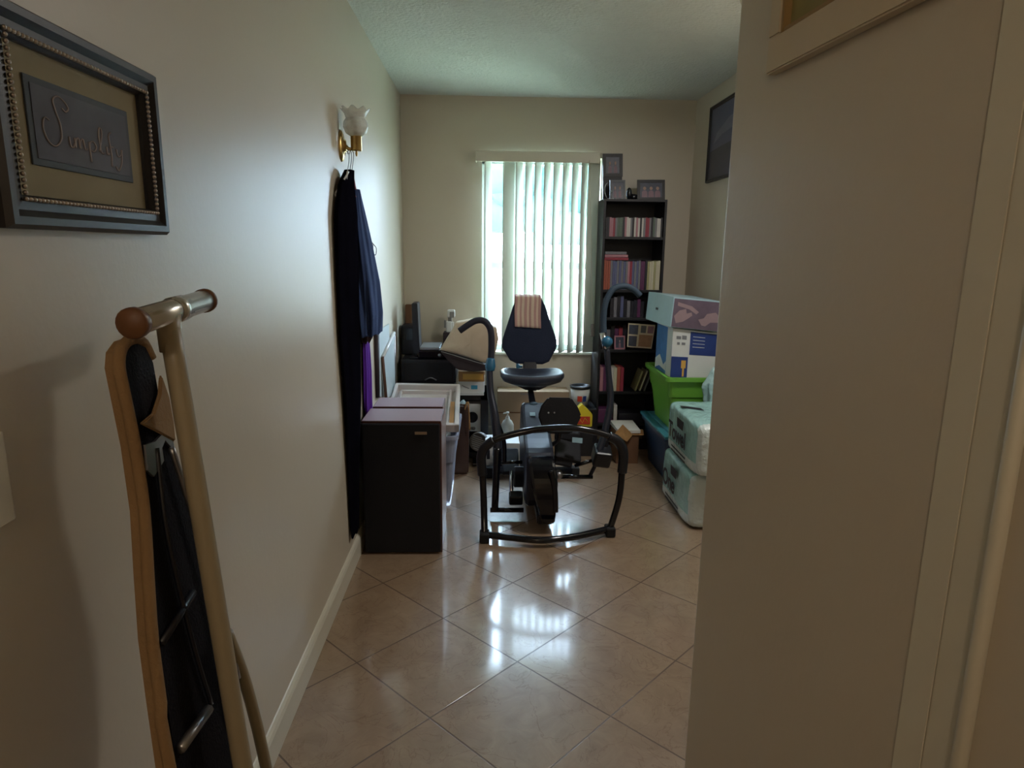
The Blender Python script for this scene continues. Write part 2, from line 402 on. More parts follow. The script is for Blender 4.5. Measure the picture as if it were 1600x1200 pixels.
# entry wall at the right hand, with a rounded corner, and the wall it returns into
EX, EY = 0.526, 1.50
sl = math.sin(math.radians(5.0)); cl = math.cos(math.radians(5.0))
def ew(d, off=0): return (EX+sl*d+off*cl, EY-cl*d+off*sl)      # d metres back from the corner along the entry wall
m = MB(); R_ = .022; poly = []
for k in range(9):
    a = PI - k/8*PI/2
    # quarter circle from the wall face round to the room side
    c = (EX+R_*cl+sl*R_, EY-cl*R_+R_*sl)
    poly.append((c[0]+R_*math.cos(a-math.radians(5)*0), c[1]+R_*math.sin(a), 0))
poly += [(XR+.05, EY, 0), (XR+.05, EY-.14, 0), (ew(.14, .14)[0], EY-.14, 0), (ew(.72, .12)[0], ew(.72, .12)[1], 0), (ew(.72)[0], ew(.72)[1], 0)]
m.prism(poly, (0, 0, CH)); struct('wall_entry', m, 'wall_paint')
# door casing on the near end of the entry wall
m = MB()
def strip(d0, d1, th):
    a, b = ew(d0), ew(d1); c, e = ew(d1, -th), ew(d0, -th)
    return [(a[0], a[1], 0), (b[0], b[1], 0), (c[0], c[1], 0), (e[0], e[1], 0)]
m.prism(strip(.705, .755, .004), (0, 0, 2.1), bev=.002)
m.prism(strip(.755, .80, .0025), (0, 0, 2.1))
b0 = ew(.812, -.004); m.tube([(b0[0], b0[1], 0), (b0[0], b0[1], 2.1)], .0095, seg=14, res=1)
struct('trim_1', m, 'trim_white')
m = MB(); a, b = ew(.80, .0), ew(1.15, 0.0); c, e = ew(1.15, .12), ew(.72, .12); a0 = ew(.72)
m.prism([(a0[0], a0[1], 0), (b[0], b[1], 0), (c[0], c[1], 0), (e[0], e[1], 0)], (0, 0, CH)); struct('wall_hall_right', m, 'wall_paint')
m = MB(); m.box(b[0]+.0, b[0]+.12, -2.6, b[1], 0, CH); struct('wall_hall_side', m, 'wall_paint')
m = MB(); m.box(XL, b[0]+.12, -2.72, -2.6, 0, CH); struct('wall_hall_end', m, 'wall_paint')
# baseboards
def base_profile(x0, y0, x1, y1, nx, ny):
    m = MB(); pr = [(0, 0), (.014, 0), (.014, .078), (.010, .090), (.004, .098), (0, .10)]
    m.prism([(x0+nx*p, y0+ny*p, z) for p, z in pr], (x1-x0, y1-y0, 0)); return m
struct('baseboard_left', base_profile(XL, -2.6, XL, YB, 1, 0), 'trim_white')
struct('baseboard_back', base_profile(XL+.014, YB, XR-.014, YB, 0, -1), 'trim_white')
struct('baseboard_right', base_profile(XR, EY+.01, XR, YB, -1, 0), 'trim_white')
# window
m = MB(); yf0, yf1 = YB+.09, YB+.13
m.box(WX0, WX0+.035, yf0, yf1, WZ0, WZ1); m.box(WX1-.035, WX1, yf0, yf1, WZ0, WZ1)
m.box(WX0, WX1, yf0, yf1, WZ0, WZ0+.04); m.box(WX0, WX1, yf0, yf1, WZ1-.04, WZ1)
m.box(WX0, WX1, yf0-.01, yf1, 1.262, 1.312)
wf = struct('window_1', m, 'window_metal')
m = MB(); m.box(WX0+.035, WX1-.035, yf0+.02, yf0+.023, WZ0+.04, WZ1-.04); build('pane', m, 'glass', wf)
m = MB(); m.box(WX0-.02, WX1+.015, YB-.022, YB+.09, WZ0-.022, WZ0, bev=.004); struct('trim_2', m, 'trim_white')
# outdoors beyond the window
m = MB(); m.face([(-30, 5.2, -.15), (40, 5.2, -.15), (40, 60, -.15), (-30, 60, -.15)]); struct('ground_outside', m, 'lawn')
m = MB(); m.box(-6, 9, 8.5, 8.65, -.15, 1.46); struct('wall_outside', m, 'stucco')

m = MB(); rnd = random.Random(3)
tr = thing('garden_tree', (.9, 9.6, -.15), 'teal green tree crown seen through the blind slats, above the white garden wall', 'tree')
for k in range(26):
    m.sphere((.7+rnd.uniform(-1.1, 1.3), 9.7+rnd.uniform(-.3, .4), 1.9+rnd.uniform(-.35, .75)), rnd.uniform(.3, .5), (1, .8, .8))
build('crown', m, 'foliage_teal', tr)
m = MB(); m.tube([(.9, 9.7, -.15), (.95, 9.7, .9), (.9, 9.7, 1.9)], [.12, .09, .07], seg=10); build('trunk', m, 'wood_brown', tr)

# ================================================================== WINDOW BLIND
VY = 4.735
bl = thing('vertical_blind', ((WX0+WX1)/2, VY, WZ0), 'white vertical vane blind hanging across the window, lit from outside', 'blind')
v0 = P(743, 235, Y=4.68); v1 = P(940, 254, Y=4.68); v1.x = min(v1.x, P(942, 313, Y=4.50).x+.003)
m = MB(); m.box(v0.x, v1.x, 4.68, 4.692, v1.z-.005, v0.z, bev=.003); m.box(v0.x, v0.x+.006, 4.692, 4.792, v1.z, v0.z); m.box(v1.x-.006, v1.x, 4.692, 4.792, v1.z, v0.z)
build('valance', m, 'trim_white', bl)
m = MB(); m.box(v0.x+.03, v1.x-.03, 4.715, 4.755, v1.z+.02, v1.z+.05); build('head_rail', m, 'window_metal', bl)
vz1 = v1.z+.02; vz0 = P(850, 550, Y=VY).z
vanes = [(762, 55), (794.5, 4)] + [(810+14.2*i, 53) for i in range(8)] + [(924, 14)]
for px, a in vanes:
    x = P(px, 400, Y=VY).x; a = math.radians(a); m = MB(); w = .0445
    def vf(u, v, x=x, a=a, w=w):
        t = (u-.5)*2; bow = .004*(1-t*t)
        return (x+t*w*math.cos(a)+bow*math.sin(a), VY+t*w*math.sin(a)-bow*math.cos(a), vz0+(vz1-vz0)*v)
    m.grid(vf, 6, 1); build('vane', m, 'vane', bl, solid=.0009)
c = P(926, 515, Y=4.62)
m = MB(); m.tube([(P(921, 256, Y=4.66).x, 4.66, v1.z+.01), (c.x, 4.64, c.z+.06), (c.x-.003, 4.62, c.z+.03)], .0022, seg=8); m.tube([(c.x+.012, 4.66, v1.z), (c.x+.008, 4.62, c.z+.03)], .0018, seg=6, res=1)
w_ = build('control_cord', m, 'trim_white', bl)
m = MB(); m.box(c.x-.014, c.x+.014, 4.614, 4.626, c.z-.05, c.z+.04, bev=.004); build('cord_weight', m, 'grey_plastic', w_)

# ================================================================== LEFT WALL
# --- framed art
def wall_frame(root, Y0, Y1, Z0, Z1, fw, depth, side=1, X=XL, mk='frame_black'):
    m = MB(); pr = [(0, 0), (0, depth*.7), (fw*.12, depth), (fw*.35, depth), (fw*.55, depth*.72), (fw*.8, depth*.75), (fw, depth*.45), (fw, 0)]
    cs = [(Y0, Z0, 1, 1), (Y1, Z0, -1, 1), (Y1, Z1, -1, -1), (Y0, Z1, 1, -1)]
    rings = [[Vector((X+side*d, y+sy*q, z+sz*q)) for q, d in pr] for y, z, sy, sz in cs]
    n = len(pr)
    for i in range(4):
        A, B = rings[i], rings[(i+1) % 4]
        for k in range(n-1): m.face([A[k], B[k], B[k+1], A[k+1]])
    return build('frame', m, mk, root)
fr = thing('framed_picture', (XL, 1.035, 1.42), 'black beaded frame around a grey script plaque, high on the left wall near the viewer', 'picture')
FY0, FY1, FZ0, FZ1, FWd = .832, 1.237, 1.418, 1.686, .042
fo = wall_frame(fr, FY0, FY1, FZ0, FZ1, FWd, .026)
m = MB(); q = FWd*.86
ny, nz = 42, 26
for i in range(ny+1):
    y = FY0+q+(FY1-FY0-2*q)*i/ny
    for z in (FZ0+q, FZ1-q): m.sphere((XL+.0225, y, z), .0030)
for i in range(1, nz):
    z = FZ0+q+(FZ1-FZ0-2*q)*i/nz
    for y in (FY0+q, FY1-q): m.sphere((XL+.0225, y, z), .0030)
build('bead_trim', m, 'frame_bead', fr)
m = MB(); m.box(XL+.003, XL+.006, FY0+.04, FY1-.04, FZ0+.04, FZ1-.04); build('mat_board', m, 'mat_board', fr)
ax = XL+.0065
m = MB(); m.box(ax-.001, ax+.002, .912, 1.158, 1.500, 1.611, bev=.0008); m.mi = 1; m.box(ax+.001, ax+.003, .922, 1.148, 1.509, 1.602)
plq = build('plaque', m, ['slate_edge', 'slate'], fr)
def strokes(lines, r, yo, zo, s, X):
    m = MB()
    for ln in lines: m.tube([(X, yo+a*s, zo+b*s) for a, b in ln], r, seg=5, res=5, up=(1, 0, 0), flat=.3)
    return m
ln = [[(.30, .92), (.22, .98), (.15, .90), (.17, .74), (.21, .55), (.20, .34), (.12, .22), (.04, .28), (0, .45), (.03, .6), (.08, .58)], [(.30, .92), (.33, .84), (.29, .78), (.25, .82)],
      [(.30, .42), (.31, .28), (.34, .27), (.37, .34)], [(.37, .42), (.375, .27), (.38, .38), (.42, .43), (.435, .27), (.44, .38), (.48, .43), (.50, .28), (.53, .30)],
      [(.56, .42), (.57, .10), (.57, .38), (.62, .44), (.66, .36), (.62, .28), (.57, .30)], [(.70, .30), (.76, .62), (.73, .70), (.71, .55), (.73, .30), (.77, .30)],
      [(.81, .42), (.82, .29), (.85, .32)], [(.90, .68), (.86, .6), (.88, .3), (.87, .1)], [(.85, .42), (.92, .44)],
      [(.96, .42), (.98, .30), (1.03, .34), (1.05, .43), (1.03, .2), (.97, .05), (.93, .12)]]
mt = strokes(ln, .0012, .938, 1.510, .088, ax+.0035)
for v in mt.v: v.y = .938+(v.y-.938)*2.1*.98
build('script_lettering', mt, 'script_ink', plq)
m = MB(); m.box(XL+.012, XL+.0135, FY0+.04, FY1-.04, FZ0+.04, FZ1-.04); build('glass', m, 'picture_glass', fr)

# --- light switch at the left edge
sw = thing('light_switch', (XL, .765, 1.065), 'pale light switch plate on the left wall, cut by the left edge', 'switch')
m = MB(); m.box(XL, XL+.006, .722, .797, 1.062, 1.176, bev=.002); build('switch_plate', m, 'trim_white', sw)
m = MB(); m.box(XL+.005, XL+.012, .752, .767, 1.105, 1.133, bev=.002); build('toggle', m, 'white_plastic', sw)

# --- sconce
SY = 2.84
sp = P(537, 227, X=XL+.012); SZ = P(537, 228, X=XL+.012).z; SYp = sp.y
g = P(556, 205, Y=SYp)
sc = thing('wall_sconce', (XL, SYp, SZ-.06), 'brass wall sconce with ruffled glass shade, hangers hooked over its arm', 'wall lamp')
m = MB(); m.lathe((XL, SYp, SZ), [(0, 0), (.062, 0), (.060, .006), (.045, .012), (.030, .014), (.022, .022), (0, .024)], 28, (1, 0, 0))
for v in m.v: v.y = SYp+(v.y-SYp)*.72
build('back_plate', m, 'brass', sc)
cupz = P(556, 236, Y=SYp).z
m = MB(); m.tube([(XL+.02, SYp, SZ), (XL+.035, SYp, SZ-.012), (g.x, SYp, cupz+.012)], .007, seg=10); build('arm', m, 'brass', sc)
gz = P(556, 213, Y=SYp).z
m = MB(); m.lathe((g.x, SYp, cupz), [(0, 0), (.020, 0), (.022, .004), (.022, gz-cupz), (.026, gz-cupz+.004), (0, gz-cupz+.005)], 20); m.lathe((g.x, SYp, cupz-.022), [(0, 0), (.003, .003), (.005, .012), (.004, .022)], 8)
build('socket_cup', m, 'brass', sc)
m = MB()
def shade(u, v):
    pr = [(.020, 0), (.040, .012), (.049, .034), (.046, .054), (.037, .068), (.042, .084), (.056, .102)]
    f = v*(len(pr)-1); i = min(int(f), len(pr)-2); t = f-i; r = pr[i][0]*(1-t)+pr[i+1][0]*t; z = pr[i][1]*(1-t)+pr[i+1][1]*t
    r *= 1+.07*max(0, (v-.6)/.4)*math.cos(8*2*PI*u); z += .006*max(0, (v-.7)/.3)*math.cos(8*2*PI*u)
    return (g.x+r*math.cos(2*PI*u), SYp+r*math.sin(2*PI*u), gz+z)
m.grid(shade, 64, 24, closed_u=True); build('glass_shade', m, 'bottle_glass', sc, solid=.0025)
m = MB(); m.lathe((g.x, SYp, gz+.006), [(0, 0), (.012, 0), (.013, .02), (.024, .045), (.020, .062), (0, .070)], 16); build('bulb', m, 'white_plastic', sc)

# --- clothes hung from the sconce
def drape(name, rows, mk, label, cat, folds=5, amp=.18, ph=0, parts=None, group=None):
    """rows: (px, py, Y, half width px, half depth) centres of the hanging cloth from top to bottom"""
    R = []
    for px, py, Y, hw, hd in rows:
        c = P(px, py, Y=Y); a = P(px+hw, py, Y=Y).x-c.x; R.append((c, a, hd))
    m = MB(); n = len(R)-1
    def f(u, v):
        t = v*n; i = min(int(t), n-1); t -= i; t = t*t*(3-2*t)*.5+t*.5
        c = R[i][0].lerp(R[i+1][0], t); a = R[i][1]*(1-t)+R[i+1][1]*t; d = R[i][2]*(1-t)+R[i+1][2]*t
        th = 2*PI*u; k = 1+amp*(.35+.65*v)*math.sin(folds*th+ph+1.5*math.sin(3*v+ph))+amp*.4*math.sin((folds*2+1)*th+2*v)
        return (max(XL+.008, c.x+a*k*math.cos(th)), c.y+d*k*math.sin(th), c.z+.006*math.sin(7*th)*v)
    m.grid(f, 96, 40, closed_u=True)
    o0 = len(m.v); 
    for vv in (0, 1): m.face([f(i/96, vv) for i in range(96)])
    o = build(name, m, mk); tag(o, label, cat, group); return o
drape('hanging_coat', [(546, 266, 2.80, 7, .03), (541, 292, 2.80, 10, .12), (541, 340, 2.80, 13, .18), (543, 420, 2.81, 14, .19), (546, 520, 2.81, 13, .18), (550, 620, 2.80, 12, .13), (551, 740, 2.78, 8, .09), (554, 830, 2.77, 5, .07)],
      'black_cloth', 'long black coat hanging from the sconce, darkest and closest to the wall', 'coat', 4, .10)
drape('hanging_skirt', [(556, 296, 3.00, 6, .03), (560, 330, 3.00, 9, .08), (567, 380, 3.00, 13, .12), (574, 440, 3.00, 17, .14), (579, 490, 3.00, 17, .15), (580, 520, 3.00, 14, .14)],
      'denim', 'dark blue garment with pale folds hanging from the sconce, over a purple one', 'garment', 6, .12, 1.0)
drape('hanging_slacks', [(568, 500, 3.12, 12, .04), (571, 522, 3.12, 12, .05), (570, 534, 3.12, 8, .04)], 'brown_cloth', 'brown cloth showing under the hem of the dark blue garment', 'garment', 5, .1)
drape('purple_dress', [(562, 330, 3.18, 4, .02), (565, 500, 3.18, 9, .05), (567, 580, 3.16, 12, .06), (567, 640, 3.16, 13, .06), (566, 690, 3.16, 12, .06)], 'purple_cloth', 'bright purple garment hanging behind the black coat above the black speaker', 'garment', 7, .14)
def hanger(pxh, pyh, Y, px0, py0, px1, py1, mk, label):
    a = P(pxh, pyh, Y=SYp+.0); n = P(pxh+2, pyh+30, Y=Y-.02); l = P(px0, py0, Y=Y-.06); r = P(px1, py1, Y=Y+.0)
    t = thing('clothes_hanger', (n.x, n.y, r.z), label, 'hanger', 'hangers hooked on the sconce')
    m = MB(); m.tube([a+Vector((-.006, 0, -.012)), a+Vector((0, 0, .004)), a+Vector((.010, 0, -.006)), a+Vector((.008, .01, -.03)), n], .0016, seg=8); build('hook', m, 'steel', t)
    m = MB(); m.tube([n, n+Vector((0, 0, -.008)), l], .0034, seg=8, res=3); m.tube([n, r], .0034, seg=8, res=1); m.tube([l, l+Vector((.004, 0, -.01)), r], .003, seg=8, res=3); build('shoulder_bar', m, mk, t)
hanger(545, 236, 2.82, 530, 312, 552, 300, 'black_plastic', 'dark plastic hanger inside the black coat')
hanger(548, 236, 2.98, 549, 292, 560, 318, 'pink_hanger', 'pink hanger on the sconce arm above the coats')
hanger(541, 238, 2.74, 524, 302, 540, 288, 'white_hanger', 'white hanger with curved end nearest the wall')
t = thing('wall_hook', P(583, 385, Y=3.15), 'thin wire hanger end poking out beside the dark blue garment', 'hook')
m = MB(); m.tube([P(577, 374, Y=3.12), P(583, 381, Y=3.13), P(588, 388, Y=3.13), P(587, 398, Y=3.13), P(583, 396, Y=3.13)], .002, seg=8); m.tube([P(583, 382, Y=3.13), P(582, 430, Y=3.13)], .0016, seg=6, res=1); build('wire', m, 'steel', t)

# --- ironing board leaning on the left wall
def bx(z): return -.500+(1.29-z)*.105
def bpt(px, py, off=0):
    """point of the board plane behind a measured spot"""
    X = -.5
    for _ in range(12):
        p = P(px, py, X=X+off); X = bx(p.z)
    return P(px, py, X=X+off)
ib = thing('ironing_board', (-.37, 1.0, 0), 'folded ironing board with tan cover, leaning upright on the left wall near the viewer', 'ironing board')
near_e = [(270, 1200), (256, 1100), (243, 1000), (236, 900), (230, 800), (216, 700), (200, 620), (191, 575), (193, 548), (203, 534), (214, 530), (228, 536), (240, 560), (247, 600), (256, 650), (275, 720), (305, 790), (333, 870), (350, 960), (357, 1040), (366, 1120)]
outl = [(q.y, q.z) for q in (bpt(x, y) for x, y in near_e)]
ya_, za_ = outl[0]; outl = [(ya_-.02, .012)]+outl+[(outl[-1][0], .012)]
m = MB()
m.prism([(bx(z)-.026, y, z) for y, z in outl], (.022, 0, .0), bev=.004)
build('padded_cover', m, 'tan_cover', ib)
cyb = sum(y for y, z in outl)/len(outl); czb = .95
ins = [(y+(cyb-y)*.08, z+(czb-z)*.02) for y, z in outl]
m = MB()
edge = [(bx(z)-.004, y, z) for y, z in outl[:14]]
m.tube(edge, .008, seg=10, res=3)
build('cover_hem', m, 'tan_cover', ib)
m = MB(); m.prism([(bx(z)-.006, y, z) for y, z in ins], (.006, 0, 0)); build('metal_underside', m, 'dark_mesh', ib)
# folded over flap of the cover below the nose
m = MB(); p = [(q.y, q.z) for q in (bpt(x, y) for x, y in ((244, 585), (256, 620), (263, 660), (266, 690), (240, 676), (212, 662), (232, 645), (242, 615)))]
m.prism([(bx(z)+.003, y, z) for y, z in p], (.006, 0, 0), bev=.002); build('cover_flap', m, 'tan_cover', ib)
m = MB(); p = [(q.y, q.z) for q in (bpt(x, y) for x, y in ((221, 695), (236, 690), (246, 680), (262, 670), (267, 705), (252, 688), (247, 700), (250, 720), (234, 745), (224, 735)))]
m.prism([(bx(z)+.002, y, z) for y, z in p], (.004, 0, 0)); build('hinge_plate', m, 'steel', ib)
# leg frame: one long tube with a crosswise foot at the top
ttop = P(262, 492, X=-.455); tn = P(205, 506, X=-.452); tf = P(322, 469, X=-.465)
def leg_pt(py, off=.045):
    px = 262+(py-492)*(380-262)/(1200-492)
    z = 1.3; 
    for _ in range(15):
        q = P(px, py, X=bx(z)+off); z = q.z
    return q
lpts = [leg_pt(y) for y in (495, 600, 700, 800, 900, 1000, 1100, 1200)]
dlt = (lpts[-1]-lpts[0]); k = (lpts[-1].z-.02)/(-dlt.z); lend = lpts[-1]+dlt*k
m = MB(); m.tube([lpts[0], lpts[3], lpts[-1], lend], [.0145]*4, seg=14, res=3); lg = build('leg', m, 'leg_beige', ib)
m = MB(); m.tube([leg_pt(1000, .03)+Vector((0, .02, 0)), leg_pt(1190, .03)+Vector((0, .075, 0)), lend+Vector((0, .12, .0))], .010, seg=10); build('leg', m, 'leg_beige', ib)
m = MB(); m.tube([bpt(268, 700, .012), bpt(300, 800, .014), bpt(345, 945, .02), bpt(372, 1060, .03)], .005, seg=8); build('link_rod', m, 'steel', ib)
m = MB(); m.tube([tn, tf], .0175, seg=20, res=1); mc = tn.lerp(tf, .55); m.tube([mc-(tf-tn)*.07, mc+(tf-tn)*.07], .0195, seg=16, res=1); ft = build('foot_bar', m, 'satin_bar', ib)
ds = (tf-tn).normalized()
for e, sgn, r0, mk in ((tn, -1, .0205, 'cap_brown'), (tf, 1, .0195, 'cap_brown')):
    m = MB(); m.lathe(e-ds*sgn*.012, [(0, 0), (r0, 0), (r0, .010), (r0*.9, .014), (0, .016)], 20, ds*sgn); build('end_cap', m, mk, ft)
m = MB(); m.tube([lpts[0]+Vector((0, 0, -.05)), lpts[0]+Vector((0, .0, .004))], [.0165, .019], seg=14, res=1, flat=.9); build('socket', m, 'leg_beige', ib)
m = MB(); m.tube([bpt(252, 1005, .004), bpt(302, 925, .004)], .006, seg=8, res=1); build('brace', m, 'black_plastic', ib)
m = MB(); m.tube([bpt(282, 1170, .006), bpt(326, 1108, .006)], .008, seg=8, res=1); build('brace', m, 'steel', ib)
m = MB(); m.tube([bpt(245, 700, .006), bpt(262, 840, .006), bpt(300, 1000, .006), bpt(330, 1100, .006)], .004, seg=6); build('rib', m, 'black_plastic', ib)

# ================================================================== SPEAKERS, BIN, LEANING BOARDS
def speaker(X0, X1, Y0, Y1, Z, label, badge=True):
    t = thing('loudspeaker', ((X0+X1)/2, (Y0+Y1)/2, 0), label, 'speaker', 'tall black loudspeakers by the left wall')
    m = MB(); m.box(X0, X1, Y0+.02, Y1, 0, Z, bev=.002)
    # veneered top and side as surface of the same case
    m.mi = 1; m.box(X0+.004, X1-.004, Y0+.024, Y1-.004, Z-.001, Z+.0012)
    m.mi = 2; m.box(X1-.001, X1+.0015, Y0+.024, Y1-.004, .012, Z-.008)
    build('case', m, ['speaker_edge', 'vinyl_mauve', 'speaker_side'], t)
    m = MB(); m.box(X0+.004, X1-.006, Y0, Y0+.02, .008, Z-.008, bev=.006); gr = build('grille', m, 'grille', t)
    if badge:
        a = P(648, 674, Y=Y0).x; b = P(667, 679, Y=Y0)
        m = MB(); m.box(a, b.x, Y0-.003, Y0, b.z, b.z+.013, bev=.001); build('badge', m, 'gold_badge', gr)
speaker(-.562, -.203, 2.87, 3.13, .636, 'tall black loudspeaker standing in front, closest to the hall')
speaker(-.556, -.213, 3.145, 3.37, .636, 'loudspeaker directly behind the front one, only its top showing')

bn = thing('storage_bin', (-.37, 3.68, 0), 'clear plastic storage bin behind the two loudspeakers, papers inside', 'bin')
def tub(name, X0, X1, Y0, Y1, Z, taper, root, mk, th=.004, rim=.018, rimh=.02, z0=0, rimmk=None, sides=True):
    m = MB()
    b = [(X0+taper, Y0+taper), (X1-taper, Y0+taper), (X1-taper, Y1-taper), (X0+taper, Y1-taper)]; t = [(X0, Y0), (X1, Y0), (X1, Y1), (X0, Y1)]
    def ring(f, z, d=0):
        o = []; cx, cy = (X0+X1)/2, (Y0+Y1)/2
        for (x0, y0), (x1, y1) in zip(b, t):
            x = x0+(x1-x0)*f; y = y0+(y1-y0)*f
            o.append((x-d*(1 if x > cx else -1), y-d*(1 if y > cy else -1)))
        # rounded corners
        r = min(.035, (X1-X0)*.2); out = []
        for i in range(4):
            p = Vector(o[i]); a = (Vector(o[i-1])-p).normalized(); c = (Vector(o[(i+1) % 4])-p).normalized()
            for k in range(5):
                u = k/4; q = (1-u)**2*(p+a*r)+2*u*(1-u)*p+u*u*(p+c*r); out.append(Vector((q.x, q.y, z)))
        return out
    lv = [(0, z0, 0), (.02, z0+.01, -.0), (.62, z0+(Z-z0)*.62, 0), (.64, z0+(Z-z0)*.63, -.006), (1, Z, -.006), (1, Z, -rim), (1, Z-rimh, -rim)]
    rs = [ring(f, z, d) for f, z, d in lv]
    inn = [ring(1, Z, 0), ring(.02, z0+.015, th)]
    seq = rs[::-1]+inn; n = len(rs[0])
    for A, B in zip(seq, seq[1:]):
        for k in range(n): m.face([A[k], A[(k+1) % n], B[(k+1) % n], B[k]])
    m.face(rs[0]); m.face(inn[-1])
    return build(name, m, mk, root)
tub('bin_body', -.560, -.166, 3.43, 3.92, .412, .03, bn, 'clear_plastic')
m = MB()
for k in range(7): m.box(-.53+.004*k, -.20-.003*k, 3.48, 3.88, .02+.05*k, .065+.05*k)
build('folded_contents', m, 'paper_white', bn)
# lid lying tilted on the bin
ld = thing('bin_lid', (-.37, 3.7, .45), 'white plastic bin lid lying upside down and tilted on the clear bin', 'lid')
A0 = P(717, 664, Y=3.44); A1 = P(719, 600, Y=4.02); B1 = P(612, 598, Y=4.02); B0 = Vector((B1.x+.02, 3.44, A0.z)); B0.x = -.56; B1.x = -.56
def lidp(u, v, h=0):
    q = (B0.lerp(A0, u)).lerp(B1.lerp(A1, u), v); nrm = (A0-B0).cross(B1-B0).normalized(); return q+nrm*h
m = MB()
def slab(u0, u1, v0, v1, h0, h1, bev=.003): m.hexa([lidp(u0, v0, h0), lidp(u1, v0, h0), lidp(u1, v1, h0), lidp(u0, v1, h0)], [lidp(u0, v0, h1), lidp(u1, v0, h1), lidp(u1, v1, h1), lidp(u0, v1, h1)], bev)
slab(.03, .97, .03, .97, -.045, -.040, 0)
slab(0, 1, 0, .05, -.045, 0); slab(0, 1, .95, 1, -.045, 0); slab(0, .05, 0, 1, -.045, 0); slab(.94, 1, 0, 1, -.045, 0)
slab(.10, .12, .1, .9, -.045, -.02, 0); slab(.84, .87, .1, .9, -.045, -.015, 0); slab(.1, .87, .87, .9, -.045, -.02, 0)
build('lid_panel', m, 'lid_white', ld)
m = MB(); m.hexa([lidp(.87, .06, -.014), lidp(.93, .06, -.014), lidp(.93, .55, -.014), lidp(.87, .55, -.014)], [lidp(.87, .06, -.005), lidp(.93, .06, -.005), lidp(.93, .55, -.005), lidp(.87, .55, -.005)])
tag(build('wooden_slat', m, 'cardboard'), 'tan wooden strip lying in the white bin lid', 'strip')

# leaning framed board and panel against the left wall
def lean(root, pts, th):
    """pts near-top, near-bottom, far-bottom, far-top"""
    return [Vector(p) for p in pts]
fb = thing('framed_board', (-.5, 3.9, .35), 'white board in a brown edged frame leaning on the left wall under the hung clothes', 'board')
nt_, nb_ = P(592, 558, Y=3.62), P(603, 622, Y=3.62); ftp, fbt = P(605, 520, Y=4.10), P(618, 616, Y=4.10)
nt_.x = max(nt_.x, XL+.02); ftp.x = max(ftp.x, XL+.02)
m = MB(); m.hexa([nt_, nb_, fbt, ftp], [p+Vector((-.012, 0, 0)) for p in (nt_, nb_, fbt, ftp)]); build('panel', m, 'board_white', fb)
m = MB(); m.tube([nt_, nb_], .008, seg=6, res=1); m.tube([nt_+Vector((.003, 0, .004)), nb_+Vector((.003, 0, 0))], .006, seg=6, res=1); build('side_rail', m, 'wood_brown', fb)
m = MB(); m.tube([nt_, ftp], .010, seg=6, res=1); build('top_rail', m, 'white_plastic', fb)
m = MB(); m.tube([ftp, fbt], .006, seg=6, res=1); build('side_rail', m, 'steel', fb)
pb = thing('leaning_board', (-.53, 3.7, .4), 'tall pale panel with dark edge leaning on the left wall behind the framed board', 'panel')
a, b_, c_, d_ = P(581, 520, Y=3.5), P(590, 620, Y=3.5), P(609, 620, Y=3.95), P(598, 506, Y=3.95)
ps = [p+Vector((-.012, 0, 0)) for p in (a, b_, c_, d_)]
for p in ps: p.x = max(p.x, XL+.012)
m = MB(); m.hexa(ps, [p+Vector((-.008, 0, 0)) for p in ps]); build('face_panel', m, 'board_white', pb)
m = MB(); m.tube([ps[0]+Vector((-.004, -.01, 0)), ps[1]+Vector((-.01, -.01, 0))], .019, seg=6, res=1); build('edge_strip', m, 'dark_brown', pb)

# ================================================================== DESK CORNER (left back)
dk = thing('desk', (-.36, 4.5, 0), 'dark desk in the left back corner under the printer and bags', 'desk')
dz = P(670, 600, Y=4.25).z
m = MB(); m.box(-.58, -.215, 4.22, 4.76, dz-.03, dz, bev=.003); build('top', m, 'black_wood', dk)
m = MB(); m.box(-.57, -.54, 4.25, 4.74, 0, dz-.03); build('side_panel', m, 'black_wood', dk)
m = MB(); m.box(-.25, -.22, 4.25, 4.74, 0, dz-.03); build('side_panel', m, 'black_wood', dk)
# black file drawer box
x0, x1, z0, z1 = fp(627, 712, 562, 600, 4.28)
fbx = thing('drawer_box', ((x0+x1)/2, 4.45, dz), 'wide black drawer box on the desk with a curved silver handle', 'drawer box')
m = MB(); m.box(x0, x1, 4.28, 4.62, dz, z1, bev=.006); build('body', m, 'black_plastic', fbx)
m = MB(); m.box(x0+.02, x1-.02, 4.274, 4.282, dz+.015, z1-.02, bev=.003); dr = build('drawer_front', m, 'black_matte', fbx)
m = MB(); a = P(664, 594, Y=4.27); b_ = P(682, 594, Y=4.27); m.tube([a, a.lerp(b_, .5)+Vector((0, -.012, .018)), b_], .004, seg=8); build('handle', m, 'steel', dr)
dtop = z1
# printer on it
x0, x1, z0, z1 = fp(652, 713, 546, 562, 4.30)
pr = thing('printer', ((x0+x1)/2, 4.45, dtop), 'black printer with a grey lid on top of the drawer box', 'printer')
m = MB(); m.box(x0, x1, 4.30, 4.60, dtop, z1-.005, bev=.012); build('body', m, 'black_gloss', pr)
lx0, lx1, _, _ = fp(656, 687, 547, 552, 4.32)
m = MB(); m.box(lx0, lx1, 4.31, 4.56, z1-.005, z1+.012, bev=.004); build('scanner_lid', m, 'silver', pr)
m = MB(); a = P(687, 555, Y=4.30); m.lathe((a.x, 4.30, a.z), [(0, 0), (.012, 0), (.010, .008), (0, .010)], 16, (0, -1, 0)); build('dial', m, 'silver', pr)
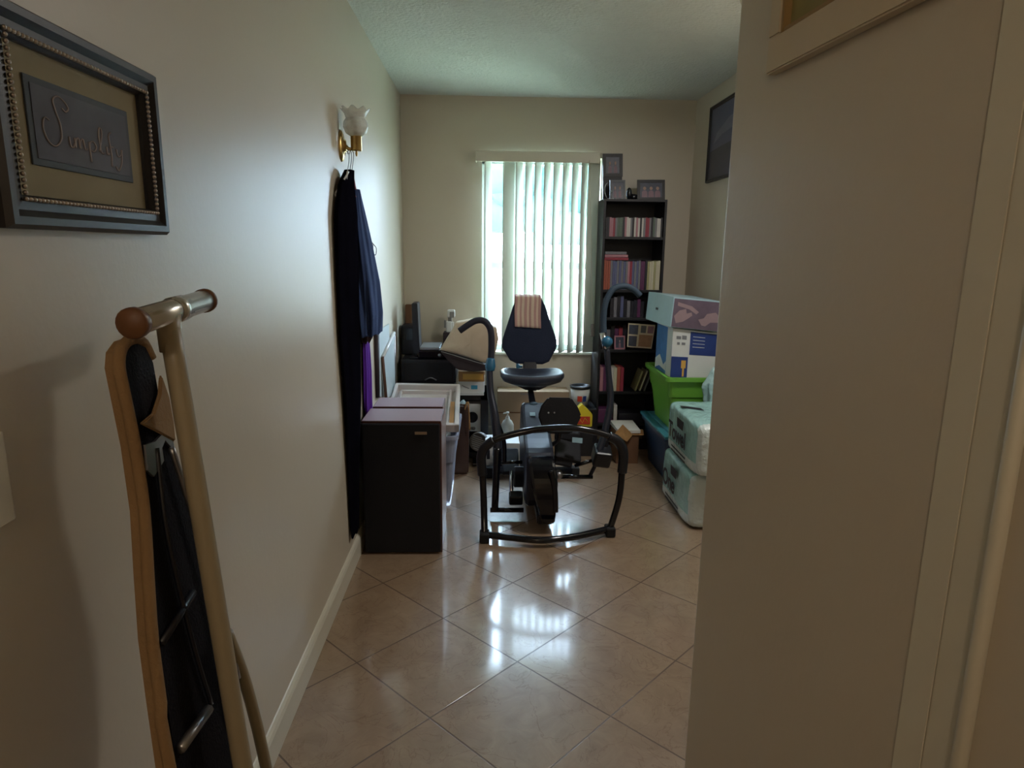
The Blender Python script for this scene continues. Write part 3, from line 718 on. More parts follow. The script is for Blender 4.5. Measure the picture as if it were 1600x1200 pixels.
# tower at far left
x0, x1, z0, z1 = fp(628, 652, 508, 562, 4.50)
o = MB(); o.box(max(x0, XL+.01), x1, 4.48, 4.62, dtop, z1, bev=.006); o.mi = 1; o.box(max(x0, XL+.01)+.02, x1-.02, 4.476, 4.48, z1-.10, z1-.02)
tag(build('computer_tower', o, ['black_plastic', 'black_gloss']), 'black computer tower at the left end of the desk, behind the thin monitor', 'computer')
# thin monitor seen edge on
x0, x1, z0, z1 = fp(644, 654, 474, 560, 4.30)
mo = thing('monitor', ((x0+x1)/2, 4.42, dtop), 'thin black monitor seen edge-on at the left end of the desk', 'monitor')
m = MB(); m.prism([P(643, 474, Y=4.30), P(652, 474, Y=4.30), P(656, 553, Y=4.30), P(646, 553, Y=4.30)], (0, .16, 0), bev=.004); build('screen', m, 'black_plastic', mo)
m = MB(); m.box(x0-.02, x1+.0, 4.31, 4.46, dtop, dtop+.012, bev=.003); m.box(x0+.012, x0+.035, 4.36, 4.42, dtop+.01, dtop+.08); build('stand', m, 'black_plastic', mo)
# small brown board standing in the corner
x0, x1, z0, z1 = fp(634, 643, 476, 510, 4.72)
o = MB(); o.box(x0, x1, 4.70, 4.76, dz, z1, bev=.002); tag(build('brown_plank', o, 'cardboard_dark'), 'narrow brown board standing in the back left corner', 'board')
# toy robot on a dark box
x0, x1, z0, z1 = fp(693, 712, 519, 563, 4.66)
o = MB(); o.box(x0, x1, 4.62, 4.74, dz, z1, bev=.004); tag(build('dark_box', o, 'dark_brown'), 'small dark box behind the beige bag carrying a white figurine', 'box')
rb = thing('robot_figurine', ((x0+x1)/2, 4.68, z1), 'small white figurine on the dark box beside the beige bag', 'figurine')
def rbx(l, r, t, b, y0, y1, name, mk, bev=.004):
    a, b2, c, d = fp(l, r, t, b, 4.66); m = MB(); m.box(a, b2, y0, y1, c, d, bev=bev); return build(name, m, mk, rb)
rbx(697, 706, 502, 519, 4.65, 4.69, 'body', 'white_plastic', .008); rbx(699, 711, 484, 496, 4.645, 4.69, 'head', 'white_plastic', .008)
rbx(703, 710, 487, 496, 4.638, 4.648, 'face_plate', 'grey_plastic', .002); rbx(700, 706, 495, 503, 4.66, 4.68, 'neck', 'grey_plastic', .002)
rbx(706, 709, 503, 514, 4.65, 4.67, 'arm', 'white_plastic', .002); rbx(694, 697, 500, 512, 4.65, 4.67, 'arm', 'grey_plastic', .002)
# beige bag
bg_ = thing('canvas_bag', (P(735, 570, Y=4.2).x, 4.35, dz+.1), 'cream canvas bag tipped on its side behind the left handlebar', 'bag')
Yb_ = 4.16
poly = [(687, 547), (700, 526), (712, 505), (738, 500), (776, 512), (779, 530), (774, 552), (758, 568), (722, 556)]
m = MB(); N = 24
cx, cyy = 735, 535
def bagf(u, v):
    f = u*len(poly); i = int(f) % len(poly); t = f-int(f); a = poly[i]; b = poly[(i+1) % len(poly)]
    px, py = a[0]+(b[0]-a[0])*t, a[1]+(b[1]-a[1])*t
    k = [.0, .5, .85, .97, 1, 1, .97, .85, .5, 0][int(round(v*9))]; y = [-.022, -.018, -.008, .0, .012, .09, .16, .19, .20, .205][int(round(v*9))]
    c = P(cx, cyy, Y=Yb_); q = P(px, py, Y=Yb_); r = c.lerp(q, k); return (r.x, Yb_+y+.02*(1-v)*math.sin(9*r.x/.1)*.1, r.z)
m.grid(bagf, 54, 9, closed_u=True); build('bag_body', m, 'beige_canvas', bg_)
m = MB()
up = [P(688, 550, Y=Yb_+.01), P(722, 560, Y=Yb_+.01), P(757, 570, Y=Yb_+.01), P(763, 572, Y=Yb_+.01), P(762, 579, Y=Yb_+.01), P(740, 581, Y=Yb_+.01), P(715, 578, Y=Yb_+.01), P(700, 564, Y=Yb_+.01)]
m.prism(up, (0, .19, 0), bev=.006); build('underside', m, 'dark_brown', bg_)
m = MB(); m.tube([P(689, 549, Y=Yb_-.01), P(722, 559, Y=Yb_-.01), P(758, 570, Y=Yb_-.01)], .003, seg=6); build('zipper', m, 'grey_plastic', bg_)
# amber box + white printed box + black cabinet
x0, x1, z0, z1 = fp(716, 757, 581, 598, 4.28)
cab_z = P(740, 617, Y=4.28).z
x0b, x1b, zb0, zb1 = fp(716, 757, 598, 610, 4.28)
cb = thing('cabinet', ((x0+x1)/2, 4.5, 0), 'black cabinet beside the clear bin, holding a round speaker in its opening', 'cabinet')
cx0, cx1 = P(716, 650, Y=4.28).x, P(763, 650, Y=4.28).x
m = MB(); m.box(cx0, cx1-.03, 4.26, 4.60, cab_z-.0, cab_z+.02, bev=.002); build('white_top', m, 'box_white', cb)
m = MB(); m.box(cx0, cx0+.02, 4.28, 4.60, 0, cab_z); m.box(cx1-.05, cx1, 4.28, 4.60, 0, cab_z); m.box(cx0, cx1, 4.28, 4.60, cab_z-.035, cab_z); m.box(cx0, cx1, 4.28, 4.60, 0.02, .05); m.box(cx0, cx1, 4.58, 4.60, 0, cab_z)
build('carcass', m, 'black_wood', cb)
pt = cab_z+.02
o = thing('printed_box', ((x0b+x1b)/2, 4.4, pt), 'white box with a blue label on the black cabinet', 'box')
m = MB(); m.box(x0b, x1b, 4.28, 4.52, pt, zb1+.006, bev=.002); build('box_body', m, 'box_white', o)
a, b_ = P(736, 602, Y=4.28), P(746, 608, Y=4.28); m = MB(); m.box(a.x, b_.x, 4.278, 4.281, b_.z, a.z); build('blue_label', m, 'cyan_print', o)
m = MB(); m.tube([P(722, 602, Y=4.278), P(728, 605, Y=4.278), P(733, 607, Y=4.278)], .003, seg=6); build('printed_mark', m, 'grey_ink', o)
o = MB(); o.box(x0+.002, x1, 4.285, 4.50, zb1+.006, z1, bev=.002); o.mi = 1; o.box(x0+.03, x1-.01, 4.283, 4.287, zb1+.02, z1-.015); tag(build('amber_box', o, ['cardboard', 'amber']), 'tan and amber box on top of the white printed box', 'box')
# square speaker in the cabinet
x0, x1, z0, z1 = fp(730, 751, 633, 676, 4.27)
sk = thing('square_speaker', ((x0+x1)/2, 4.33, z0), 'white square speaker with a black cone set in the black cabinet', 'speaker')
m = MB(); m.box(x0, x1, 4.30, 4.42, z0, z1, bev=.003); build('baffle', m, 'box_white', sk)
c = P(738, 652, Y=4.30); m = MB(); m.lathe((c.x, 4.30, c.z), [(0, .004), (.012, .003), (.02, .002), (.030, .008), (.036, .007), (.038, 0)], 24, (0, -1, 0)); build('cone', m, 'black_matte', sk)
m = MB()
for s_ in range(2): m.lathe((c.x+.01*s_, 4.30, z0+.022), [(0, .0), (.010, .002), (.012, 0)], 12, (0, -1, 0))
build('tweeter', m, 'grey_plastic', sk)
# desk fan on the floor
fc = P(750, 692, Y=4.15); fn = thing('desk_fan', (fc.x, 4.2, 0), 'small grey fan with slotted grille on the floor before the black cabinet', 'fan')
m = MB(); m.lathe((fc.x, 4.20, fc.z), [(0, .0), (.058, 0), (.064, .02), (.062, .05), (.056, .055), (.054, .03), (0, .025)], 28, (-.25, -1, .1)); build('housing', m, 'grey_plastic', fn)
m = MB()
for k in range(-3, 4): m.obox((fc.x-.014, 4.145, fc.z+k*.014), (.09*math.sqrt(max(.05, 1-(k/4)**2)), .004, .005), rot(0, .35, 0))
build('grille', m, 'silver', fn)
m = MB(); m.box(fc.x-.05, fc.x+.05, 4.14, 4.26, 0, .02, bev=.006); m.box(fc.x-.012, fc.x+.012, 4.19, 4.22, .01, fc.z-.05); build('base', m, 'black_plastic', fn)
# brown bag next to the bin
x0, x1, z0, z1 = fp(713, 736, 634, 742, 3.95)
bb = thing('brown_bag', (-.16, 4.08, 0), 'tall dark brown bag on the floor between the clear bin and the fan', 'bag')
m = MB(); X0 = -.255; X1 = P(733, 700, Y=3.97).x
m.hexa([(X0, 3.98, 0.0), (X1-.006, 3.98, 0), (X1-.006, 4.10, 0), (X0, 4.10, 0)], [(X0+.01, 4.0, z1), (X1, 4.0, z1-.01), (X1, 4.07, z1), (X0+.01, 4.07, z1)], .012); build('bag_body', m, 'brown_leather', bb)
m = MB(); m.tube([P(726, 640, Y=3.97), P(731, 628, Y=3.97), P(733, 650, Y=3.965), P(734, 672, Y=3.97)], .005, seg=8); build('handle', m, 'cardboard', bb)
m = MB(); a = P(720, 634, Y=4.03)
def tissue(u, v):
    return (a.x+(u-.5)*.075+.01*math.sin(9*u+4*v), 4.0+.07*v, a.z-.03+.055*math.sin(PI*v)*(1+.25*math.sin(13*u)))
m.grid(tissue, 14, 10); build('tissue_paper', m, 'box_pale', bb, solid=.001)

# ================================================================== UNDER THE WINDOW
x0, x1, z0, z1 = fp(777, 921, 600, 690, 4.66)
cbx = thing('cardboard_box', ((x0+x1)/2, 4.7, 0), 'large plain cardboard box on the floor under the window', 'box')
m = MB(); m.box(x0, x1-.16, 4.60, 4.77, 0, P(830, 612, Y=4.60).z, bev=.003); build('box_body', m, 'cardboard_pale', cbx)
zz = P(800, 645, Y=4.6).z; m = MB(); m.box(x0-.002, x1-.16, 4.594, 4.60, zz, zz+.006); build('flap_edge', m, 'cardboard_dark', cbx)
a = P(815, 617, Y=4.6); text_mesh('printed_text', 'THIS SIDE UP', .018, (a.x-.01, 4.5985, a.z), (1, 0, 0), (0, 0, 1), 'grey_ink', cbx)
# pump bottle
x0, x1, z0, z1 = fp(783, 803, 656, 688, 4.38)
pbz = P(793, 688, Y=4.38).z
pbt = thing('pump_bottle', ((x0+x1)/2, 4.4, 0), 'white pump bottle on the floor under the window', 'bottle')
R0 = (x1-x0)/2
m = MB(); m.lathe(((x0+x1)/2, 4.4, 0), [(0, 0), (R0, 0), (R0*1.02, .01), (R0*.98, z1*.85), (R0*.7, z1*.95), (R0*.35, z1), (R0*.35, z1+.01), (0, z1+.01)], 24); build('body', m, 'pump_white', pbt)
m = MB(); m.lathe(((x0+x1)/2, 4.4, z1+.01), [(.012, 0), (.012, .012), (.005, .014), (.005, .03), (.011, .032), (.011, .04), (0, .041)], 14); m.tube([((x0+x1)/2, 4.4, z1+.045), ((x0+x1)/2-.03, 4.39, z1+.042)], .004, seg=8, res=1); build('pump', m, 'white_plastic', pbt)
# dark side table, pot, yellow pack
x0, x1, z0, z1 = fp(893, 924, 602, 632, 4.58)
stz = z0
stb = thing('side_table', (.73, 4.6, 0), 'small black table between the window corner and the bookcase', 'table')
m = MB(); m.box(.63, .80-.03, 4.44, 4.74, stz-.02, stz, bev=.003); build('top', m, 'black_wood', stb)
for sx in (.635, .755):
    for sy in (4.455, 4.725): m = MB(); m.box(sx-.011, sx+.011, sy-.011, sy+.011, 0, stz-.02); build('leg', m, 'black_wood', stb)
m = MB(); m.box(.645, .745, 4.71, 4.72, .05, stz-.03); build('back_panel', m, 'black_wood', stb)
cx_, r_ = (x0+x1)/2-.01, (x1-x0)/2
pot = thing('flower_pot', (cx_, 4.58, stz), 'white pot with a black rim and red blue print on the small black table', 'pot')
m = MB(); m.lathe((cx_, 4.58, stz), [(0, 0), (r_*.78, 0), (r_*.98, z1-z0-.015), (r_*.9, z1-z0-.015), (r_*.7, .01), (0, .01)], 28); build('pot_body', m, 'box_white', pot)
m = MB(); m.lathe((cx_, 4.58, z1-.02), [(r_*.98, 0), (r_*1.04, .002), (r_*1.06, .02), (r_*.9, .02), (r_*.84, .004), (0, .002)], 28); build('rim', m, 'pot_black', pot)
m = MB()
for a0, a1, c in ((-2.0, -1.5, 0), (-1.4, -1.0, 1)):
    m.mi = c; q = [(cx_+r_*.93*math.cos(a0+(a1-a0)*k/4), 4.58+r_*.93*math.sin(a0+(a1-a0)*k/4)) for k in range(5)]
    for (xa, ya), (xb, yb) in zip(q, q[1:]): m.face([(xa, ya, stz+.035), (xb, yb, stz+.035), (xb*1.001, yb-.002, stz+.075), (xa*1.001, ya-.002, stz+.075)])
build('printed_band', m, ['red_print', 'box_blue'], pot)
yp = thing('snack_pack', (P(912, 660, Y=4.38).x, 4.42, 0), 'yellow and red packet standing on a low black box under the window', 'packet')
ya = [P(897, 664, Y=4.36), P(925, 666, Y=4.36), P(926, 648, Y=4.36), P(910, 632, Y=4.36), P(902, 640, Y=4.36), P(896, 655, Y=4.36)]
ypz = P(911, 667, Y=4.36).z; ya[0].z = ypz; ya[1].z = ypz
o = MB(); o.box(ya[0].x-.02, ya[1].x+.01, 4.355, 4.435, 0, ypz-.001, bev=.004); tag(build('black_box', o, 'black_plastic'), 'low black box on the floor under the yellow packet', 'box'); yp.location.z = ypz; bpy.context.view_layer.update()
m = MB(); m.prism(ya, (0, .07, 0), bev=.004); build('packet_body', m, 'yellow_print', yp)
a, b_ = P(900, 651, Y=4.352), P(922, 663, Y=4.352); m = MB(); m.prism([a, P(922, 651, Y=4.352), b_, P(899, 663, Y=4.352)], (0, .004, 0)); build('red_panel', m, 'red_print', yp)
m = MB(); m.tube([P(905, 654, Y=4.35), P(910, 661, Y=4.35), P(914, 653, Y=4.35), P(919, 660, Y=4.35)], .002, seg=6, res=1); build('yellow_lettering', m, 'yellow_print', yp)
# white flat box behind the machine
x0, x1, z0, z1 = fp(758, 812, 694, 749, 4.0)
wb = thing('white_box', ((x0+x1)/2, 4.1, 0), 'low white box on the floor behind the machine, mostly hidden', 'box')
m = MB(); m.box(x0, x1, 4.02, 4.22, 0, z1, bev=.003); build('box_body', m, 'box_white', wb)
m = MB(); m.box((x0+x1)/2-.02, (x0+x1)/2+.02, 4.015, 4.0205, 0.01, z1-.01); m.box(x0+.01, x0+.03, 4.017, 4.0205, .09, .15); build('dark_band', m, 'ink', wb)

# ================================================================== RECUMBENT ELLIPTICAL
MX = .29
el = thing('recumbent_elliptical', (MX, 3.5, 0), 'black recumbent exercise machine with seat and tall handles in the middle of the room', 'exercise machine')
# front frame
fl = P(757, 835, Z=.035); fr_ = P(953, 826, Z=.035)
m = MB(); pts = [fl]+[P(x, y, Z=.035) for x, y in ((800, 840), (850, 844), (900, 838))]+[fr_]; m.tube(pts, .017, seg=12, up=(0, 0, 1)); fb_ = build('front_floor_bar', m, 'black_gloss', el)
FYY = 3.06
def U(px, py, Y=FYY): return P(px, py, Y=Y)
m = MB(); m.tube([fl, U(756, 790), U(754, 740), U(752, 716), U(757, 700), U(771, 688), U(812, 676), U(849, 670), U(898, 669), U(942, 678), U(966, 690), U(974, 708), U(972, 735), U(967, 780), fr_], .0165, seg=12, res=6)
build('hoop_frame', m, 'black_gloss', el)
m = MB(); m.tube([U(754, 742), U(752, 716), U(757, 700), U(771, 688)], .0235, seg=14); build('corner_sleeve', m, 'black_plastic', el)
m = MB(); m.tube([U(952, 682), U(966, 690), U(974, 708), U(972, 738)], .0245, seg=14); build('corner_sleeve', m, 'black_plastic', el)
for q in (fl, fr_):
    m = MB(); m.box(q.x-.024, q.x+.024, q.y-.035, q.y+.035, 0, .05, bev=.008); build('rubber_foot', m, 'rubber', fb_)
# rear stabilizer and main rail
m = MB(); m.tube([(MX-.27, 3.93, .045), (MX+.27, 3.93, .045)], .024, seg=14, res=1); rs_ = build('rear_stabilizer', m, 'black_plastic', el)
for sx in (-1, 1):
    m = MB(); m.box(MX+sx*.27-.025, MX+sx*.27+.025, 3.90, 3.96, 0, .07, bev=.008); build('end_cap', m, 'rubber', rs_)
m = MB(); m.hexa([(MX-.03, 3.12, .035), (MX+.05, 3.12, .035), (MX+.03, 3.93, .035), (MX-.03, 3.93, .035)], [(MX-.03, 3.12, .085), (MX+.05, 3.12, .085), (MX+.03, 3.93, .085), (MX-.03, 3.93, .085)], .006); build('main_rail', m, 'black_plastic', el)
# flywheel housing
def side_prism(prof, xc, w, bev, name, mk):
    m = MB(); n = len(prof)
    rows = []
    for k, (dx, sc_) in enumerate([(-.5, .90), (-.46, .97), (-.38, 1), (.38, 1), (.46, .97), (.5, .90)]):
        cy = sum(p[0] for p in prof)/n; cz = sum(p[1] for p in prof)/n
        rows.append([Vector((xc(p[0], p[1]) + dx*w(p[0], p[1]), cy+(p[0]-cy)*sc_, cz+(p[1]-cz)*sc_)) for p in prof])
    for A, B in zip(rows, rows[1:]):
        for i in range(n): m.face([A[i], B[i], B[(i+1) % n], A[(i+1) % n]])
    m.s = [True]*len(m.s)
    m.face(rows[0]); m.face(rows[-1][::-1])
    return build(name, m, mk, el)
def dense(prof, res=4):
    n = len(prof); out = []
    for i in range(n):
        p0, p1, p2, p3 = [Vector(prof[(i+j) % n]) for j in (-1, 0, 1, 2)]
        for k in range(res):
            t = k/res; q = .5*((2*p1)+(p2-p0)*t+(2*p0-5*p1+4*p2-p3)*t*t+(3*p1-p0-3*p2+p3)*t**3); out.append((q.x, q.y))
    return out
ztop = P(825, 629, Y=3.74).z; zfr = P(840, 713, Y=3.2).z
side_prism(dense([(3.10, .05), (3.075, .13), (3.09, .24), (3.13, zfr-.05), (3.19, zfr-.005), (3.28, zfr-.03), (3.34, .2), (3.28, .05)]), lambda y, z: MX+.018-(z-.1)*.10, lambda y, z: .055+.30*min(z, .26), .01, 'front_housing', 'black_gloss')
side_prism(dense([(3.24, .09), (3.22, .28), (3.26, zfr+.0), (3.45, zfr+.05), (3.62, ztop-.03), (3.74, ztop), (3.82, ztop-.06), (3.85, .3), (3.80, .12), (3.5, .07)]), lambda y, z: MX-.012, lambda y, z: .15, .01, 'rear_housing', 'machine_grey')
m = MB(); a = P(825, 654, Y=3.56); m.obox((a.x+.028, 3.60, ztop-.035), (.030, .032, .004), rot(.4, 0, 0)); build('info_label', m, 'label_grey', el)
m = MB(); m.tube([P(861, 735, Y=3.10), P(867, 765, Y=3.09), P(868, 800, Y=3.08)], .014, seg=10); build('side_fairing', m, 'black_gloss', el)
# seat post, seat
sb = P(833, 642, Y=3.74); stp = P(828, 606, Y=3.98)
m = MB(); m.hexa([(sb.x-.02, 3.70, ztop-.03), (sb.x+.02, 3.70, ztop-.03), (sb.x+.02, 3.78, ztop-.03), (sb.x-.02, 3.78, ztop-.03)], [(stp.x-.016, 3.95, stp.z+.01), (stp.x+.016, 3.95, stp.z+.01), (stp.x+.016, 4.03, stp.z+.01), (stp.x-.016, 4.03, stp.z+.01)], .004); build('seat_post', m, 'black_plastic', el)
m = MB(); m.lathe((sb.x, 3.72, ztop-.035), [(0, 0), (.042, 0), (.036, .022), (.022, .04), (0, .04)], 20); build('post_collar', m, 'collar_dark', el)
SYc = 3.96
L_, R2 = P(782, 596, Y=SYc-.1), P(883, 596, Y=SYc-.1); scx = (L_.x+R2.x)/2; shw = (R2.x-L_.x)/2; sz_t = P(832, 592, Y=SYc-.12).z
def seatf(u, v):
    th = 2*PI*u; e = .45
    cx = math.copysign(abs(math.cos(th))**e, math.cos(th)); sy = math.copysign(abs(math.sin(th))**e, math.sin(th))
    lev = [(.0, -.055), (.6, -.052), (.92, -.036), (1, -.015), (1, 0), (.96, .010), (.85, .014), (.5, .006), (0, .004)]
    k, z = lev[int(round(v*8))]
    y = sy*.125*k; x = cx*shw*k
    z += .016*abs(cx*k)**2 + .02*(1 if y > .08 else 0)*(abs(y)-.08)/.09
    if z < -.02: z += -.012*(1-abs(cx*k))
    return (scx+x, SYc+y, sz_t+z)
m = MB(); m.grid(seatf, 64, 8, closed_u=True); build('seat', m, 'seat_pad', el)
m = MB(); m.hexa([(scx-.03, 3.89, sz_t-.085), (scx+.03, 3.89, sz_t-.085), (scx+.03, 4.12, sz_t-.085), (scx-.03, 4.12, sz_t-.085)], [(scx-.10, 3.87, sz_t-.05), (scx+.10, 3.87, sz_t-.05), (scx+.06, 4.18, sz_t-.04), (scx-.06, 4.18, sz_t-.04)], .01); build('seat_bracket', m, 'black_plastic', el)
# backrest
BYc = 4.24
bp_ = [(808, 468), (846, 468), (851, 478), (868, 530), (868, 541), (856, 562), (846, 566), (807, 565), (797, 560), (785, 541), (786, 528), (802, 480)]
cB = P(827, 525, Y=BYc)
lean_ = lambda z: (z-sz_t)*.18
def backf(u, v):
    f = u*len(bp_); i = int(f) % len(bp_); t = f-int(f); a = bp_[i]; b = bp_[(i+1) % len(bp_)]
    q = P(a[0]+(b[0]-a[0])*t, a[1]+(b[1]-a[1])*t, Y=BYc)
    k, y = [(0, .004), (.6, .002), (.9, -.012), (1, -.022), (1.02, -.036), (.97, -.048), (.85, -.052), (0, -.052)][int(round(v*7))]
    r = cB.lerp(q, k); return (r.x, BYc+y+lean_(r.z)-.03, r.z)
m = MB(); m.grid(backf, 96, 7, closed_u=True)
m2 = [(p.x, p.y, p.z) for p in m.v]
build('backrest', m, 'mesh_pad', el)
bx0, bx1 = P(817, 570, Y=4.2).x, P(838, 570, Y=4.2).x
m = MB(); m.hexa([(bx0, 4.14, sz_t-.02), (bx1, 4.14, sz_t-.02), (bx1, 4.20, sz_t-.02), (bx0, 4.20, sz_t-.02)], [(bx0+.002, 4.22, sz_t+.16), (bx1, 4.22, sz_t+.16), (bx1, 4.27, sz_t+.16), (bx0+.002, 4.27, sz_t+.16)], .006); build('backrest_post', m, 'black_plastic', el)
m = MB(); a = P(809, 573, Y=4.2); m.lathe((a.x-.01, 4.2, a.z), [(0, 0), (.02, 0), (.024, .008), (.022, .018), (.008, .022), (.008, .04)], 14, (1, 0, 0)); build('adjuster_knob', m, 'machine_blue', el)
# console
KY = 3.36
hexp = [(857, 621), (893, 622), (903, 636), (909, 650), (900, 668), (893, 678), (858, 678), (846, 664), (841, 650), (846, 634)]
m = MB(); m.prism([P(x, y, Y=KY) for x, y in hexp], (0, .035, -.006), bev=.008); cs = build('console', m, 'black_matte', el)
for px in (857, 866): m = MB(); a = P(px, 645, Y=KY); m.lathe(a, [(0, .003), (.004, .003), (.005, 0)], 10, (0, -1, 0)); build('screw', m, 'steel', cs)
m = MB(); m.tube([P(874, 676, Y=KY+.02), P(870, 690, Y=KY+.03), P(850, 700, Y=KY+.06)], .012, seg=10); build('console_arm', m, 'black_plastic', el)
# left moving arm
def arm(name, pts, r, mk, parent=el, **k): m = MB(); m.tube([P(x, y, Y=Y) for x, y, Y in pts], r, seg=14, **k); return build(name, m, mk, parent)
la = arm('swing_arm', [(776, 712, 3.36), (777, 690, 3.38), (773, 650, 3.42), (766, 610, 3.48), (765, 572, 3.52)], [.022, .023, .023, .019, .017], 'machine_grey')
arm('lower_arm', [(773, 798, 3.30), (775, 750, 3.32), (777, 700, 3.36)], [.019, .019, .022], 'black_gloss')
arm('inner_arm', [(788, 722, 3.45), (787, 690, 3.47), (777, 660, 3.47)], .013, 'black_gloss')
arm('grip_collar', [(766, 580, 3.515), (766, 572, 3.52), (767, 560, 3.53)], [.021, .029, .021], 'machine_blue', la, res=3)
arm('hand_grip', [(767, 562, 3.53), (768, 535, 3.54), (766, 514, 3.545), (757, 502, 3.55), (744, 501, 3.555), (731, 508, 3.56), (718, 517, 3.565)], .0175, 'grip_foam', la)
# right moving arm
ra = arm('swing_arm', [(936, 706, 3.36), (946, 670, 3.40), (954, 625, 3.44), (951, 585, 3.47), (948, 545, 3.49)], [.019, .019, .018, .0165, .0165], 'machine_grey')
m = MB(); a = P(949, 534, Y=3.47); m.lathe(a+Vector((0, .02, 0)), [(0, 0), (.022, 0), (.029, .008), (.029, .022), (.020, .034), (0, .038)], 20, (0, -1, 0)); build('locking_knob', m, 'machine_blue', ra)
arm('clamp', [(946, 545, 3.485), (942, 520, 3.50)], [.0165, .019], 'chrome', ra, res=1)
arm('hand_grip', [(944, 528, 3.50), (943, 500, 3.51), (946, 474, 3.51), (957, 453, 3.515), (973, 447, 3.52), (988, 451, 3.525), (1000, 462, 3.53)], .0165, 'grip_blue_grey', ra)
# cranks, links and pedals
arm('crank_bar', [(766, 797, 3.30), (818, 797, 3.30)], .013, 'black_gloss', res=1)
arm('link_bar', [(783, 723, 3.52), (822, 722, 3.52)], .010, 'black_gloss', res=1)
m = MB(); a = P(806, 778, Y=3.34); m.obox(a, (.075, .06, .06), rot(.3, 0, 0), bev=.01); build('crank_box', m, 'black_plastic', el)
arm('piston', [(799, 787, 3.33), (799, 736, 3.42)], .011, 'chrome', res=1)
m = MB(); a = P(812, 745, Y=3.42); m.obox(a, (.07, .05, .13), rot(.5, 0, 0), bev=.012); build('crank_cover', m, 'machine_grey', el)
arm('crank_bar', [(866, 745, 3.42), (926, 745, 3.42)], .012, 'black_gloss', res=1)
arm('link_bar', [(922, 743, 3.42), (936, 715, 3.40)], .011, 'machine_grey', res=1)
arm('link_bar', [(898, 728, 3.40), (930, 718, 3.40)], .010, 'black_gloss', res=1)
m = MB(); a = P(873, 742, Y=3.41); m.lathe(a+Vector((0, .02, 0)), [(0, 0), (.022, 0), (.022, .03), (.012, .04), (0, .042)], 18, (0, -1, 0)); build('crank_hub', m, 'steel', el)
m = MB(); a = P(940, 712, Y=3.38); m.obox(a, (.095, .10, .095), rot(.35, .12, 0), bev=.012); m.obox(a+Vector((.02, .02, .06)), (.03, .04, .06), None, bev=.006); build('arm_joint', m, 'black_plastic', el)
m = MB(); a = P(887, 700, Y=3.46)
m.obox(a+Vector((0, 0, .0)), (.15, .035, .17), rot(-.9, .25, .1), bev=.012); m.obox(a+Vector((-.03, -.02, -.07)), (.10, .10, .05), rot(-.3, .2, 0), bev=.01); m.obox(a+Vector((.0, .03, .06)), (.14, .03, .05), rot(-.2, .1, 0), bev=.01)
pd = build('foot_pedal', m, 'black_matte', el)
m = MB(); a = P(902, 688, Y=3.36); m.obox(a, (.055, .004, .028), rot(-.5, .1, 0)); build('pedal_label', m, 'label_grey', pd)
m = MB(); a = P(800, 716, Y=3.75); m.obox(a+Vector((-.01, 0, -.02)), (.10, .20, .03), rot(.5, 0, 0), bev=.01); build('foot_pedal', m, 'black_matte', el)
# towel on the backrest
tw = thing('striped_towel', P(826, 500, Y=4.2), 'folded pink and cream striped towel hung over the top of the machine backrest', 'towel')
topz = P(827, 465, Y=4.25).z; xa, xb = P(805, 490, Y=4.17).x, P(846, 490, Y=4.17).x; lowz = P(820, 512, Y=4.15).z
m = MB(); NS = 22
def towf(u, v):
    x = xa+(xb-xa)*u; L = topz-lowz
    if v < .45: s_ = v/.45; z = topz-.07*(1-s_); y = BYc+lean_(topz)+.034
    elif v < .6: s_ = (v-.45)/.15; a = s_*PI; z = topz+.012*math.sin(a); y = BYc+lean_(topz)-.024+.058*math.cos(a)
    else: s_ = (v-.6)/.4; z = topz-L*s_-.01*u*s_; y = BYc-.088+lean_(topz-L*s_)-.004*math.sin(20*u)
    return (x+.0015*math.sin(30*z), y, z)
m.grid(towf, NS, 30)
for i, f in enumerate(m.f): m.m[i] = ((i % NS)//2) % 2
build('towel_cloth', m, ['towel_pink', 'towel_cream'], tw, solid=.010)

# ================================================================== BOOKCASE
BY0, BY1 = 4.50, 4.785
bxl, bxr = P(943, 420, Y=BY0).x, P(1044, 420, Y=BY0).x
bxl = P(942, 313, Y=BY0).x+.008; bxr = P(1043, 316, Y=BY0).x
bzt = P(990, 315, Y=BY0).z
bk = thing('bookcase', ((bxl+bxr)/2, 4.64, 0), 'tall narrow black bookcase to the right of the window, packed with cases and books', 'bookcase')
th = .016
m = MB(); m.box(bxl, bxl+th, BY0, BY1, 0, bzt, bev=.001); build('side_panel', m, 'black_wood', bk)
m = MB(); m.box(bxr-th, bxr, BY0, BY1, 0, bzt, bev=.001); build('side_panel', m, 'black_wood', bk)
m = MB(); m.box(bxl, bxr, BY0, BY1, bzt, bzt+.016, bev=.001); build('top_panel', m, 'black_wood', bk)
m = MB(); m.box(bxl+th, bxr-th, BY1-.006, BY1, .05, bzt); build('back_panel', m, 'black_wood', bk)
shz = [P(990, y, Y=BY0).z for y in (370, 453, 497, 547, 612, 662)]
for z in shz: m = MB(); m.box(bxl+th, bxr-th, BY0+.004, BY1-.008, z-.018, z, bev=.001); build('shelf', m, 'black_wood', bk)
m = MB(); m.box(bxl+th, bxr-th, BY0+.02, BY0+.035, 0, .07); build('kick_board', m, 'black_wood', bk)
CN = dict(cd_pink='pink', cd_grey='grey', cd_white='white', cd_red='red', cd_green='dull green', cd_black='black', cd_blue='slate blue', cd_orange='orange', cd_olive='olive', cd_cream='cream', cd_purple='purple')
protos = {}
